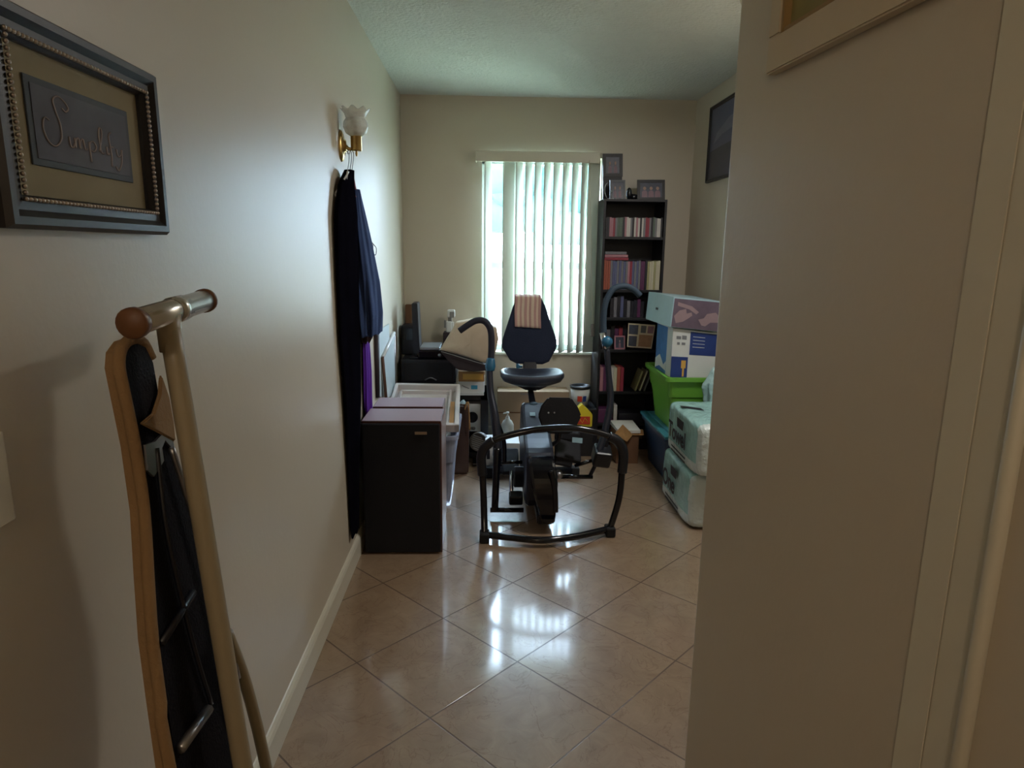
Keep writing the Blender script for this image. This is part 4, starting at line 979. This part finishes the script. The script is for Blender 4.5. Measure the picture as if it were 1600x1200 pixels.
def spine(name, mk, w, h, d, x, z, y, label, cat, group, ang=0):
    key = (name, mk)
    if key not in protos:
        m = MB(); m.obox((0, .5, .5), (1, 1, 1)); me = None
        o = build(name, m, mk, origin=(0, 0, 0)); protos[key] = o
    else:
        o = protos[key].copy(); COL.objects.link(o)
    o.matrix_world = Matrix.Translation((x, y, z)) @ Matrix.Rotation(ang, 4, 'Y') @ Matrix.Diagonal((w, d, h, 1))
    tag(o, label, cat, group); return o
ordn = ['first', 'second', 'third', 'fourth', 'fifth', 'sixth', 'seventh', 'eighth', 'ninth', 'tenth', 'eleventh', 'twelfth']
def row(seq, xs, xe, z, h, d, name, where, group, jit=.004, y=None):
    n = len(seq); w = (xe-xs)/n; cnt = {}
    for i, mk in enumerate(seq):
        c = cnt.get(mk, 0); cnt[mk] = c+1
        only = seq.count(mk) == 1
        lab = f"{CN[mk]} {name.replace('_', ' ')} {where}, {'only '+CN[mk].split()[-1]+' one there' if only else ordn[min(c, 11)]+' '+CN[mk].split()[-1]+' from left'}"
        spine(name, mk, w*.92, h+random.uniform(-jit, jit), d, xs+w*(i+.5), z, (y or BY0+.012)+random.uniform(0, .006), lab, name.split('_')[0] if name != 'cd_case' else 'cd', group)
ci = bxl+th+.004; ce = bxr-th-.004
s1 = ['cd_black', 'cd_black', 'cd_pink', 'cd_pink', 'cd_red', 'cd_grey', 'cd_green', 'cd_green', 'cd_green', 'cd_black', 'cd_pink', 'cd_white', 'cd_white', 'cd_grey', 'cd_black', 'cd_white', 'cd_pink', 'cd_white', 'cd_black', 'cd_white', 'cd_grey', 'cd_red', 'cd_red', 'cd_grey', 'cd_black', 'cd_green', 'cd_grey', 'cd_white', 'cd_white', 'cd_black']
row(s1, ci, ce, shz[0]+.0005, .125, .14, 'cd_case', 'on the upper bookcase shelf', 'cases standing on the upper bookcase shelf')
s2 = ['cd_orange', 'cd_orange', 'cd_orange', 'cd_grey', 'cd_blue', 'cd_blue', 'cd_grey', 'cd_blue', 'cd_grey', 'cd_blue', 'cd_grey', 'cd_pink', 'cd_red', 'cd_blue', 'cd_grey', 'cd_blue', 'cd_grey', 'cd_purple', 'cd_purple', 'cd_black', 'cd_olive', 'cd_cream', 'cd_cream', 'cd_olive', 'cd_cream', 'cd_cream']
row(s2, ci, ce, shz[1]+.0005, P(990, 408, Y=BY0).z-P(990, 453, Y=BY0).z, .14, 'dvd_case', 'on the second bookcase shelf', 'cases standing on the second bookcase shelf')
# lying books above the dvds
zb = P(960, 408, Y=BY0).z+.006
for k, (mk, wd) in enumerate((('cd_red', .165), ('cd_pink', .16), ('cd_grey', .15))):
    o = MB(); o.box(ci+.002*k, ci+wd, BY0+.014, BY0+.15, zb+.0195*k, zb+.0195*k+.018, bev=.002)
    tag(build('paperback', o, mk), ('dark red book at the bottom', 'pink book in the middle', 'grey book at the top')[k]+' of the lying pile above the second shelf', 'book', 'books lying on the dvd cases')
s3 = ['cd_black', 'cd_grey', 'cd_black', 'cd_blue', 'cd_black', 'cd_grey', 'cd_black', 'cd_black', 'cd_purple', 'cd_black']
row(s3, ci+.06, ce-.09, shz[2]+.0005, .13, .13, 'book_volume', 'on the third bookcase shelf', 'books on the third bookcase shelf', .02, BY0+.05)
s3b = ['cd_black', 'cd_grey', 'cd_black', 'cd_purple', 'cd_red', 'cd_black', 'cd_black', 'cd_grey', 'cd_black', 'cd_purple', 'cd_red', 'cd_black']
row(s3b, ci+.02, ce-.02, shz[3]+.0005, .15, .13, 'hardback_book', 'behind the bookcase photos', 'books behind the photos on the bookcase', .02, BY0+.09)
s4 = ['cd_pink', 'cd_purple', 'cd_black', 'cd_white', 'cd_cream', 'cd_orange', 'cd_red']
row(s4, ci, ci+.17, shz[4]+.0005, .17, .15, 'magazine_file', 'on the fifth bookcase shelf', 'upright books on the fifth bookcase shelf', .008)
for k in range(3):
    spine('leaning_book', ('cd_olive', 'cd_cream', 'cd_grey')[k], .010, .15, .14, ce-.13+.032*k, shz[4]+.004, BY0+.012, ('olive', 'cream', 'grey')[k]+' book tilted to the right on the fifth bookcase shelf', 'book', 'tilted books on the fifth bookcase shelf', .32)
for k, (a, b_, mk) in enumerate(((ci, ci+.10, 'cd_purple'), (ci+.11, ci+.135, 'cd_white'), (ci+.15, ce-.02, 'cd_black'))):
    o = MB(); o.box(a, b_, BY0+.02, BY0+.2, shz[5]+.001, shz[5]+(.10, .13, .07)[k], bev=.002); tag(build('storage_case', o, mk), ('purple box', 'white upright folder', 'low black box')[k]+' on the lowest bookcase shelf', 'box')
# framed pictures
def photo(name, pts, th_, fwk, mk, pk, label, bord=.14, people=0, cat='photo frame', vec=(0, .012, .002)):
    """pts: four corner points tl tr br bl"""
    tl, tr, br, bl = pts; t = thing(name, (bl+br)/2, label, cat)
    m = MB(); v = Vector(vec)
    def q(u, w): return tl.lerp(tr, u).lerp(bl.lerp(br, u), w)
    nrm = (tr-tl).cross(bl-tl).normalized()
    if nrm.y > 0 and abs(nrm.x) < .9: nrm = -nrm
    bu = bord; bv = bord*(tr-tl).length/(bl-tl).length
    o_ = [q(0, 0), q(1, 0), q(1, 1), q(0, 1)]; i_ = [q(bu, bv), q(1-bu, bv), q(1-bu, 1-bv), q(bu, 1-bv)]
    for k in range(4):
        a, b, c, d = o_[k], o_[(k+1) % 4], i_[(k+1) % 4], i_[k]
        m.hexa([a, b, c, d], [p-nrm*.012 for p in (a, b, c, d)])
    build('frame', m, mk, t)
    m = MB(); i2 = [p-nrm*.004 for p in i_]; m.hexa(i2, [p-nrm*.009 for p in i_]); 
    if people:
        for k in range(people):
            u = (k+.7)/(people+.4); m.mi = 1
            def qq(uu, ww): return i2[0].lerp(i2[1], uu).lerp(i2[3].lerp(i2[2], uu), ww)+nrm*.0006
            hs = .09
            m.face([qq(u+hs*math.cos(a*PI/5)*.8, .38+hs*1.3*math.sin(a*PI/5)) for a in range(10)])
            m.mi = 2; m.face([qq(u-.13, .98), qq(u-.12, .62), qq(u-.05, .52), qq(u+.05, .52), qq(u+.12, .62), qq(u+.13, .98)])
    build('photo_print', m, [pk, 'skin_photo', 'photo_pink'], t); return t
def quad(l, r, t, b, Y, tilt=0, dY=0): return [P(l, t, Y=Y+tilt), P(r, t, Y=Y+tilt+dY), P(r, b, Y=Y+dY), P(l, b, Y=Y)]
bt = bzt+.0165
def onshelf(pts, z):
    d = z-min(pts[2].z, pts[3].z); return [Vector((p.x, p.y, p.z+d if True else p.z)) for p in pts]
# tall stacked double frame at the back left
q1 = quad(942, 973, 240, 276, 4.74); t1 = photo('framed_photo', q1, .01, .1, 'frame_black', 'photo_dark', 'black framed photo set highest, at the left end of the bookcase top', .16, 2)
o = MB(); a = quad(942, 972, 276, 312, 4.745); o.hexa([a[3], a[2], a[1], a[0]], [p+Vector((0, .02, 0)) for p in (a[3], a[2], a[1], a[0])])
for v in o.v: v.z = max(v.z, bt) if v.z < bt+.03 else v.z
build('stand', o, 'black_wood', t1)
photo('framed_photo', onshelf(quad(953, 977, 281, 312, 4.60, .02), bt), .01, .1, 'frame_grey', 'photo_dark', 'grey framed photo of two people before the highest frame on the bookcase', .12, 2)
photo('framed_photo', onshelf(quad(996, 1039, 281, 313, 4.60, .02), bt), .01, .1, 'frame_black', 'photo_dark', 'black framed group photo at the right end of the bookcase top', .10, 3)
t = thing('silver_ornament', (P(948, 311, Y=4.55).x, 4.55, bt), 'curved silver ornament at the front left of the bookcase top', 'ornament')
m = MB(); m.tube([P(950, 285, Y=4.55), P(946, 290, Y=4.55), P(945, 300, Y=4.55), P(948, 309, Y=4.55)], [.004, .008, .008, .005], seg=10, flat=.5); build('crescent', m, 'silver', t)
m = MB(); c = P(956, 299, Y=4.56); m.sphere((c.x, 4.56, c.z), .008); m.tube([(c.x, 4.56, c.z), (c.x, 4.56, bt)], .003, seg=8, res=1); m.box(c.x-.03, c.x+.012, 4.545, 4.575, bt, bt+.006); build('finial', m, 'silver', t)
t = thing('black_figurine', (P(986, 311, Y=4.6).x, 4.6, bt), 'black rounded figurine between the photos on the bookcase top', 'figurine')
c = P(983, 301, Y=4.62); m = MB(); m.sphere((c.x, 4.62, bt+.042), .020, (1, 1, 2.1)); m.sphere((c.x+.035, 4.62, bt+.022), .018, (1.5, .8, 1.1)); m.tube([(c.x+.02, 4.62, bt+.035), (c.x+.06, 4.62, bt+.03)], .008, seg=8, res=1); build('body', m, 'black_gloss', t)
# photos on the mid shelf
photo('framed_photo', onshelf(quad(960, 977, 523, 544, BY0+.03, .01), shz[3]+.001), .01, .1, 'cd_pink', 'photo_dark', 'small pink bordered photo at the left of the collage on the bookcase shelf', .12, 1)
pts = [P(982, 505, Y=4.47), P(1024, 508, Y=4.44), P(1018, 545, Y=4.44), P(980, 542, Y=4.47)]
cg = thing('photo_collage', (pts[3]+pts[2])/2, 'white bordered photo collage open on the bookcase shelf beside the stacked boxes', 'photo frame')
def cq(u, w, off=0): return pts[0].lerp(pts[1], u).lerp(pts[3].lerp(pts[2], u), w)+Vector((0, -off, 0))
m = MB(); m.hexa([cq(0, 0), cq(1, 0), cq(1, 1), cq(0, 1)], [cq(0, 0, -.008), cq(1, 0, -.008), cq(1, 1, -.008), cq(0, 1, -.008)]); build('backing', m, 'cream_frame', cg)
for (u0, u1, w0, w1), mk in (((.03, .38, .05, .45), 'photo_dark'), ((.48, .68, .06, .36), 'frame_grey'), ((.74, .96, .06, .36), 'photo_pink'), ((.04, .36, .52, .95), 'photo_dark'), ((.44, .96, .44, .94), 'photo_warm')):
    m = MB(); m.hexa([cq(u0, w0, .0005), cq(u1, w0, .0005), cq(u1, w1, .0005), cq(u0, w1, .0005)], [cq(u0, w0, .002), cq(u1, w0, .002), cq(u1, w1, .002), cq(u0, w1, .002)]); build('photo_print', m, mk, cg)
# picture on the right wall
pts = [P(1112.5, 168, X=XR-.02), P(1160, 137, X=XR-.02), P(1148, 275, X=XR-.02), P(1106, 286, X=XR-.02)]
Y1_, Y0_ = 4.44, 3.78; Z1_, Z0_ = 2.305, 1.838
rp = thing('framed_landscape', (XR, (Y0_+Y1_)/2, Z0_), 'dark framed landscape with grey clouds over a hill, on the right wall', 'picture')
wall_frame(rp, Y0_, Y1_, Z0_, Z1_, .022, .02, -1, XR, 'frame_black')
m = MB(); xx = XR-.008
m.mi = 0; m.box(xx-.001, xx+.004, Y0_+.018, Y1_-.018, Z0_+.018, Z1_-.018)
m.mi = 1; m.prism([(xx-.0018, Y0_+.02, Z0_+.02), (xx-.0018, Y1_-.02, Z0_+.02), (xx-.0018, Y1_-.02, Z0_+.19), (xx-.0018, 4.2, Z0_+.20), (xx-.0018, Y0_+.02, Z0_+.215)], (.001, 0, 0))
m.mi = 2; m.prism([(xx-.0018, Y0_+.02, Z0_+.30), (xx-.0018, 4.2, Z0_+.27), (xx-.0018, 4.36, Z0_+.23), (xx-.0018, 4.3, Z0_+.29), (xx-.0018, 4.1, Z0_+.35), (xx-.0018, Y0_+.02, Z0_+.38)], (.001, 0, 0))
build('landscape_print', m, ['sky_print', 'hill_print', 'cloud_print'], rp)

# ================================================================== RIGHT STACK
# blue tub with teal lid
X0 = 1.085
bt_ = thing('blue_tub', (1.24, 4.05, 0), 'dark blue storage tub with teal lid on the floor under the green tub', 'tub')
BZ = P(1008, 655, Y=4.36).z
bl_z = .30
tub('tub_body', X0, 1.42, 3.76, 4.36, bl_z, .03, bt_, 'blue_plastic')
m = MB(); m.box(X0-.022, 1.435, 3.735, 4.385, bl_z, bl_z+.018, bev=.006); m.box(X0+.02, 1.41, 3.78, 4.34, bl_z+.015, bl_z+.03, bev=.005); build('lid', m, 'teal_plastic', bt_)
gt = thing('green_tub', (1.25, 4.08, bl_z+.03), 'bright green open tub stacked on the blue tub, boxes on top', 'tub')
gz = P(1040, 590, Y=3.79).z
tub('tub_body', 1.085, 1.415, 3.80, 4.32, gz, .045, gt, 'green_plastic', z0=bl_z+.031, rim=.022, rimh=.025)
# blue and white appliance box on the tub, slightly leaning
b1 = [P(1054, 590, Y=3.84), P(1125, 598, Y=3.84)]
def tilted_box(name, label, fl_b, fr_b, ft_l, ft_r, depth, mk, dz_=0, drift=0, cat='box'):
    t = thing(name, (fl_b+fr_b)/2+Vector((0, depth/2, 0)), label, cat); d = Vector((drift, depth, dz_))
    return t, [fl_b, fr_b, fr_b+d, fl_b+d], [ft_l, ft_r, ft_r+d, ft_l+d]
YB1 = 3.80
zb_ = gz+.002
YB1 = 3.812; A = P(1047, 589, Y=YB1); B = P(1118, 594, Y=YB1); C = P(1052, 513, Y=YB1); D = P(1124, 521, Y=YB1)
A.z = B.z = gz-.012
dv = zb_-A.z
t, bo, to = tilted_box('appliance_box', 'blue and white printed carton standing on the green tub', A, B, C, D, .34, 'box_white', 0, -.006)
def face_q(bo, to, u, w, off=.0012, side=False):
    if side: a, b, c, d = bo[3], bo[0], to[0], to[3]; n = Vector((-1, 0, 0))
    else: a, b, c, d = bo[0], bo[1], to[1], to[0]; n = Vector((0, -1, 0))
    return d.lerp(c, u).lerp(a.lerp(b, u), w)+n*off
def decal(m, bo, to, u0, u1, w0, w1, side=False, off=.0012):
    m.face([face_q(bo, to, u, w, off, side) for u, w in ((u0, w0), (u1, w0), (u1, w1), (u0, w1))])
m = MB(); m.hexa(bo, to, .002)
m.mi = 1
for r in ((0, .36, .55, .99), (.38, .99, .03, .5)): decal(m, bo, to, *r)
m.mi = 2; decal(m, bo, to, .02, .7, .02, .98, True)
m.mi = 3; decal(m, bo, to, .36, .985, .985, .53)
decal(m, bo, to, .72, .98, .02, .98, True)
m.mi = 4
for r in ((.08, .18, .14, .2), (.2, .3, .12, .2), (.1, .16, .26, .31), (.2, .28, .26, .31)): decal(m, bo, to, *r, off=.002)
m.mi = 5; decal(m, bo, to, .22, .32, .62, .78, off=.002); decal(m, bo, to, .25, .29, .78, .95, off=.002)
m.mi = 3
for k in range(4): decal(m, bo, to, .44, .7, .12+.07*k, .13+.07*k, off=.002)
m.face([face_q(bo, to, u, w, .002, True) for u, w in ((.02, .75), (.3, .62), (.55, .8), (.7, .7), (.7, .9), (.3, .86), (.02, .95))])
build('carton', m, ['box_white', 'box_blue', 'box_sky', 'box_white', 'grey_ink', 'amber'], t)
# massager box on top, tilted
A = P(1047, 511, Y=3.79); B = P(1124, 519, Y=3.79); C = P(1053, 464, Y=3.79); D = P(1127, 471, Y=3.79)
t, bo, to = tilted_box('massager_box', 'tilted box printed with bare hands and feet, topmost of the stack on the green tub', A, B, C, D, .40, 'box_pale', .005, -.05)
m = MB(); m.hexa(bo, to, .002)
m.mi = 1; decal(m, bo, to, .02, .99, .04, .98)
m.mi = 2
hand = [(.05, .62), (.15, .42), (.28, .35), (.30, .5), (.40, .45), (.42, .55), (.34, .66), (.24, .78), (.10, .85)]
m.face([face_q(bo, to, u, w, .002) for u, w in hand]); m.face([face_q(bo, to, u, w, .002) for u, w in ((.55, .66), (.66, .6), (.72, .45), (.9, .38), (.98, .5), (.98, .7), (.8, .72), (.7, .86), (.62, .84))])
m.face([face_q(bo, to, u, w, .002) for u, w in ((.1, .15), (.4, .25), (.55, .42), (.5, .5), (.35, .36), (.1, .27))])
m.mi = 3; decal(m, bo, to, .38, .48, .48, .56, True)
build('carton', m, ['box_pale', 'print_mauve', 'skin_print', 'ink'], t)
# towel packs
def pack(name, X0, X1, Y0, Y1, Z0, Z1, label, word, big, seed):
    t = thing(name, ((X0+X1)/2, (Y0+Y1)/2, Z0), label, 'paper towel pack', 'wrapped paper towel packs')
    rnd = random.Random(seed); m = MB(); n = 18
    def f(u, v):
        # superellipse box, lumpy from the rolls inside
        th = 2*PI*u; ph = PI*(v-.5)
        e = .22; c = lambda a: math.copysign(abs(math.cos(a))**e, math.cos(a)); s_ = lambda a: math.copysign(abs(math.sin(a))**e, math.sin(a))
        x = c(th)*c(ph); y = s_(th)*c(ph); z = s_(ph)
        l = 1+.018*math.sin(y*3*PI)*abs(x)+.012*math.sin(z*2*PI+seed)+.006*math.sin(17*th+9*ph)
        return ((X0+X1)/2+x*(X1-X0)/2*l, (Y0+Y1)/2+y*(Y1-Y0)/2*(1+.01*math.sin(5*z)), max(Z0, (Z0+Z1)/2+z*(Z1-Z0)/2*l))
    m.grid(f, 96, 48, closed_u=True)
    for i in range(len(m.f)):
        c_ = sum((m.v[k] for k in m.f[i]), Vector())/4
        m.m[i] = 1 if (c_.z < Z0+(Z1-Z0)*.25 or c_.y < Y0+.05) else 0
    wr = build('plastic_wrap', m, ['wrap_teal', 'wrap_white'], t)
    m = MB(); xs = X0-.008
    # printed black badge above the word
    m.face([(xs, Y0+(Y1-Y0)*.62, Z1-.045), (xs, Y0+(Y1-Y0)*.40, Z1-.045), (xs, Y0+(Y1-Y0)*.42, Z1-.095), (xs, Y0+(Y1-Y0)*.60, Z1-.095)])
    for k in range(2): m.face([(xs, Y0+(Y1-Y0)*.75, Z0+.055-.022*k), (xs, Y0+(Y1-Y0)*.30, Z0+.055-.022*k), (xs, Y0+(Y1-Y0)*.30, Z0+.045-.022*k), (xs, Y0+(Y1-Y0)*.75, Z0+.045-.022*k)])
    if Z0 > .1:
        zt = Z1+.003
        m.face([(X0+.02, Y0+.42, zt), (X0+.12, Y0+.36, zt), (X0+.12, Y0+.30, zt), (X0+.02, Y0+.37, zt)])
        m.face([(X0+.18, Y0+.34, zt), (X0+.30, Y0+.28, zt), (X0+.30, Y0+.16, zt), (X0+.22, Y0+.22, zt)])
    build('printed_mark', m, 'ink', wr)
    text_mesh('lettering', word, big, (xs-.001, Y0+(Y1-Y0)*.87, Z0+(Z1-Z0)*.34), (0, -1, 0), (0, 0, 1), 'ink', wr)
    return t
pack('towel_pack', 1.035, 1.38, 3.12, 3.68, .0, .285, 'pale green wrapped paper towel pack on the floor, lower of the two', 'One', .13, 1)
pack('towel_pack', 1.045, 1.38, 3.08, 3.66, .29, .565, 'pale green wrapped paper towel pack lettered Towel, upper of the two', 'Towel', .125, 2)
# plastic bag behind the packs
t = MB(); c = P(1116, 600, Y=3.72)
def plb(u, v):
    th = 2*PI*u; ph = PI*(v-.5); r = .07*(1+.2*math.sin(5*th)*math.cos(ph)+.1*math.sin(7*ph))
    return (c.x+.01+r*math.cos(th)*math.cos(ph), 3.70+.06*math.sin(th)*math.cos(ph), c.z-.03+.135*math.sin(ph)+.01*math.sin(6*th))
t.grid(plb, 40, 20, closed_u=True); tag(build('plastic_bag', t, 'bag_film'), 'crumpled pale plastic bag on top of the paper towel packs', 'bag')
# open cardboard box with papers left of the tub
x0, x1, z0, z1 = fp(986, 1018, 676, 722, 4.22)
ob = thing('open_box', (.99, 4.32, 0), 'brown open cardboard box on the floor before the bookcase, flap hanging out', 'box')
X0_, X1_ = .87, 1.02; Y0_, Y1_ = 4.20, 4.44; H = P(1005, 678, Y=4.2).z
m = MB(); m.box(X0_, X1_, Y0_, Y0_+.005, 0, H); m.box(X0_, X1_, Y1_-.005, Y1_, 0, H); m.box(X0_, X0_+.005, Y0_, Y1_, 0, H); m.box(X1_-.005, X1_, Y0_, Y1_, 0, H); m.box(X0_, X1_, Y0_, Y1_, 0, .006); build('box_body', m, 'cardboard_dark', ob)
fpnt = [P(960, 678, Y=4.12), P(973, 663, Y=4.2), P(989, 679, Y=4.19), P(980, 690, Y=4.10)]
m = MB(); m.prism(fpnt, (.0, .004, -.004)); build('flap', m, 'cardboard', ob)
m = MB(); m.prism([P(987, 680, Y=4.19), P(1006, 680, Y=4.19), P(1005, 672, Y=4.27), P(989, 670, Y=4.28)], (0, .003, .002)); build('flap', m, 'cardboard', ob)
t = MB(); z = P(990, 658, Y=4.44).z
t.hexa([(.88, 4.21, H+.002), (1.03, 4.21, H+.002), (1.03, 4.46, H+.002), (.87, 4.46, H+.002)], [(.88, 4.21, H+.022), (1.03, 4.21, H+.022), (1.03, 4.46, H+.026), (.87, 4.46, H+.026)]); tag(build('paper_stack', t, 'paper_white'), 'stack of white papers lying across the open cardboard box', 'papers')

# ================================================================== PICTURE ON THE ENTRY WALL
pf = thing('framed_print', (ew(.3)[0], ew(.3)[1], 1.86), 'cream frame with gold inner lip high on the entry wall, top right', 'picture')
def ep(d, off, z): x, y = ew(d, -off); return Vector((x, y, z))
def solve_d(px, py):
    # distance along the entry wall and height seen at a measured spot
    lo, hi = 0, .7
    for _ in range(40):
        md = (lo+hi)/2; x, y = ew(md, -.02); q = P(px, py, Y=y)
        if q.x > x: lo = md
        else: hi = md
    # nearer the viewer a fixed pixel ray has smaller x
    return md, q.z
d0, zb0 = solve_d(1197, 118); d1, zb1 = solve_d(1435, 0)
di, zi = solve_d(1219, 52)
zb = (zb0+zb1)/2
m = MB(); H_ = .62; Wd = .56; fw_ = max(.03, zi-zb0)
def bar(d_a, d_b, z_a, z_b, off0, off1, bev=.003): m.hexa([ep(d_a, off0, z_a), ep(d_b, off0, z_a), ep(d_b, off1, z_a), ep(d_a, off1, z_a)], [ep(d_a, off0, z_b), ep(d_b, off0, z_b), ep(d_b, off1, z_b), ep(d_a, off1, z_b)], bev)
bar(d0, d0+Wd, zb0, zb0+fw_, 0, .022); bar(d0, d0+Wd, CH-.03, CH-.03+.02, 0, .022); bar(d0, di, zb0+fw_, CH-.03, 0, .022); bar(d0+Wd-.04, d0+Wd, zb0+fw_, CH-.03, 0, .022)
build('frame', m, 'cream_frame', pf)
m = MB(); bar(di, di+.008, zb0+fw_, CH-.03, .004, .02, .001); bar(di, d0+Wd-.04, zb0+fw_, zb0+fw_+.008, .004, .018, .001); build('gold_lip', m, 'gold_lip', pf)
m = MB(); bar(di, d0+Wd-.04, zb0+fw_, CH-.03, .002, .006, 0); build('print', m, 'art_olive', pf)

# unseen hall lamp, added behind the viewer to warm the near walls
hl = thing('unseen_hall_lamp', (-.3, -1.3, CH-.1), 'round white ceiling lamp added in the hall, unseen behind the viewer', 'lamp')
m = MB(); m.lathe((-.3, -1.3, CH-.09), [(0, 0), (.08, .012), (.13, .04), (.14, .075)], 28); build('lamp_shade', m, 'lamp_glass', hl)
m = MB(); m.lathe((-.3, -1.3, CH-.018), [(.145, 0), (.15, .006), (.15, .018)], 28); build('lamp_base', m, 'trim_white', hl)
l = bpy.data.lights.new('unseen_hall_light', 'POINT'); l.energy = 22.0; l.color = (1, .79, .60); l.shadow_soft_size = .1
lo = bpy.data.objects.new('unseen_hall_light', l); COL.objects.link(lo); lo.location = (-.3, -1.3, CH-.22)
# ceiling lamp added out of view, to brighten the back of the room
rl = thing('added_room_lamp', (1.14, 2.76, CH-.1), 'round white ceiling lamp added to brighten the room, unseen above the frame', 'lamp')
m = MB(); m.lathe((1.14, 2.76, CH-.10), [(0, 0), (.10, .012), (.155, .045), (.165, .085)], 28); build('lamp_shade', m, 'lamp_glass', rl)
m = MB(); m.lathe((1.14, 2.76, CH-.018), [(.17, 0), (.175, .006), (.175, .018)], 28); build('lamp_base', m, 'trim_white', rl)
l = bpy.data.lights.new('room_fill_light', 'AREA'); l.shape = 'DISK'; l.size = .32; l.energy = 18.0; l.color = (1, .97, .94)
lo = bpy.data.objects.new('room_fill_light', l); COL.objects.link(lo); lo.location = (1.14, 2.76, CH-.112)
# sun on the garden outside
l = bpy.data.lights.new('sun', 'SUN'); l.energy = 6.0; l.color = (1, .97, .9); l.angle = .01
lo = bpy.data.objects.new('sun', l); COL.objects.link(lo); lo.rotation_euler = (math.radians(20), math.radians(25), 0)
bpy.context.view_layer.update()
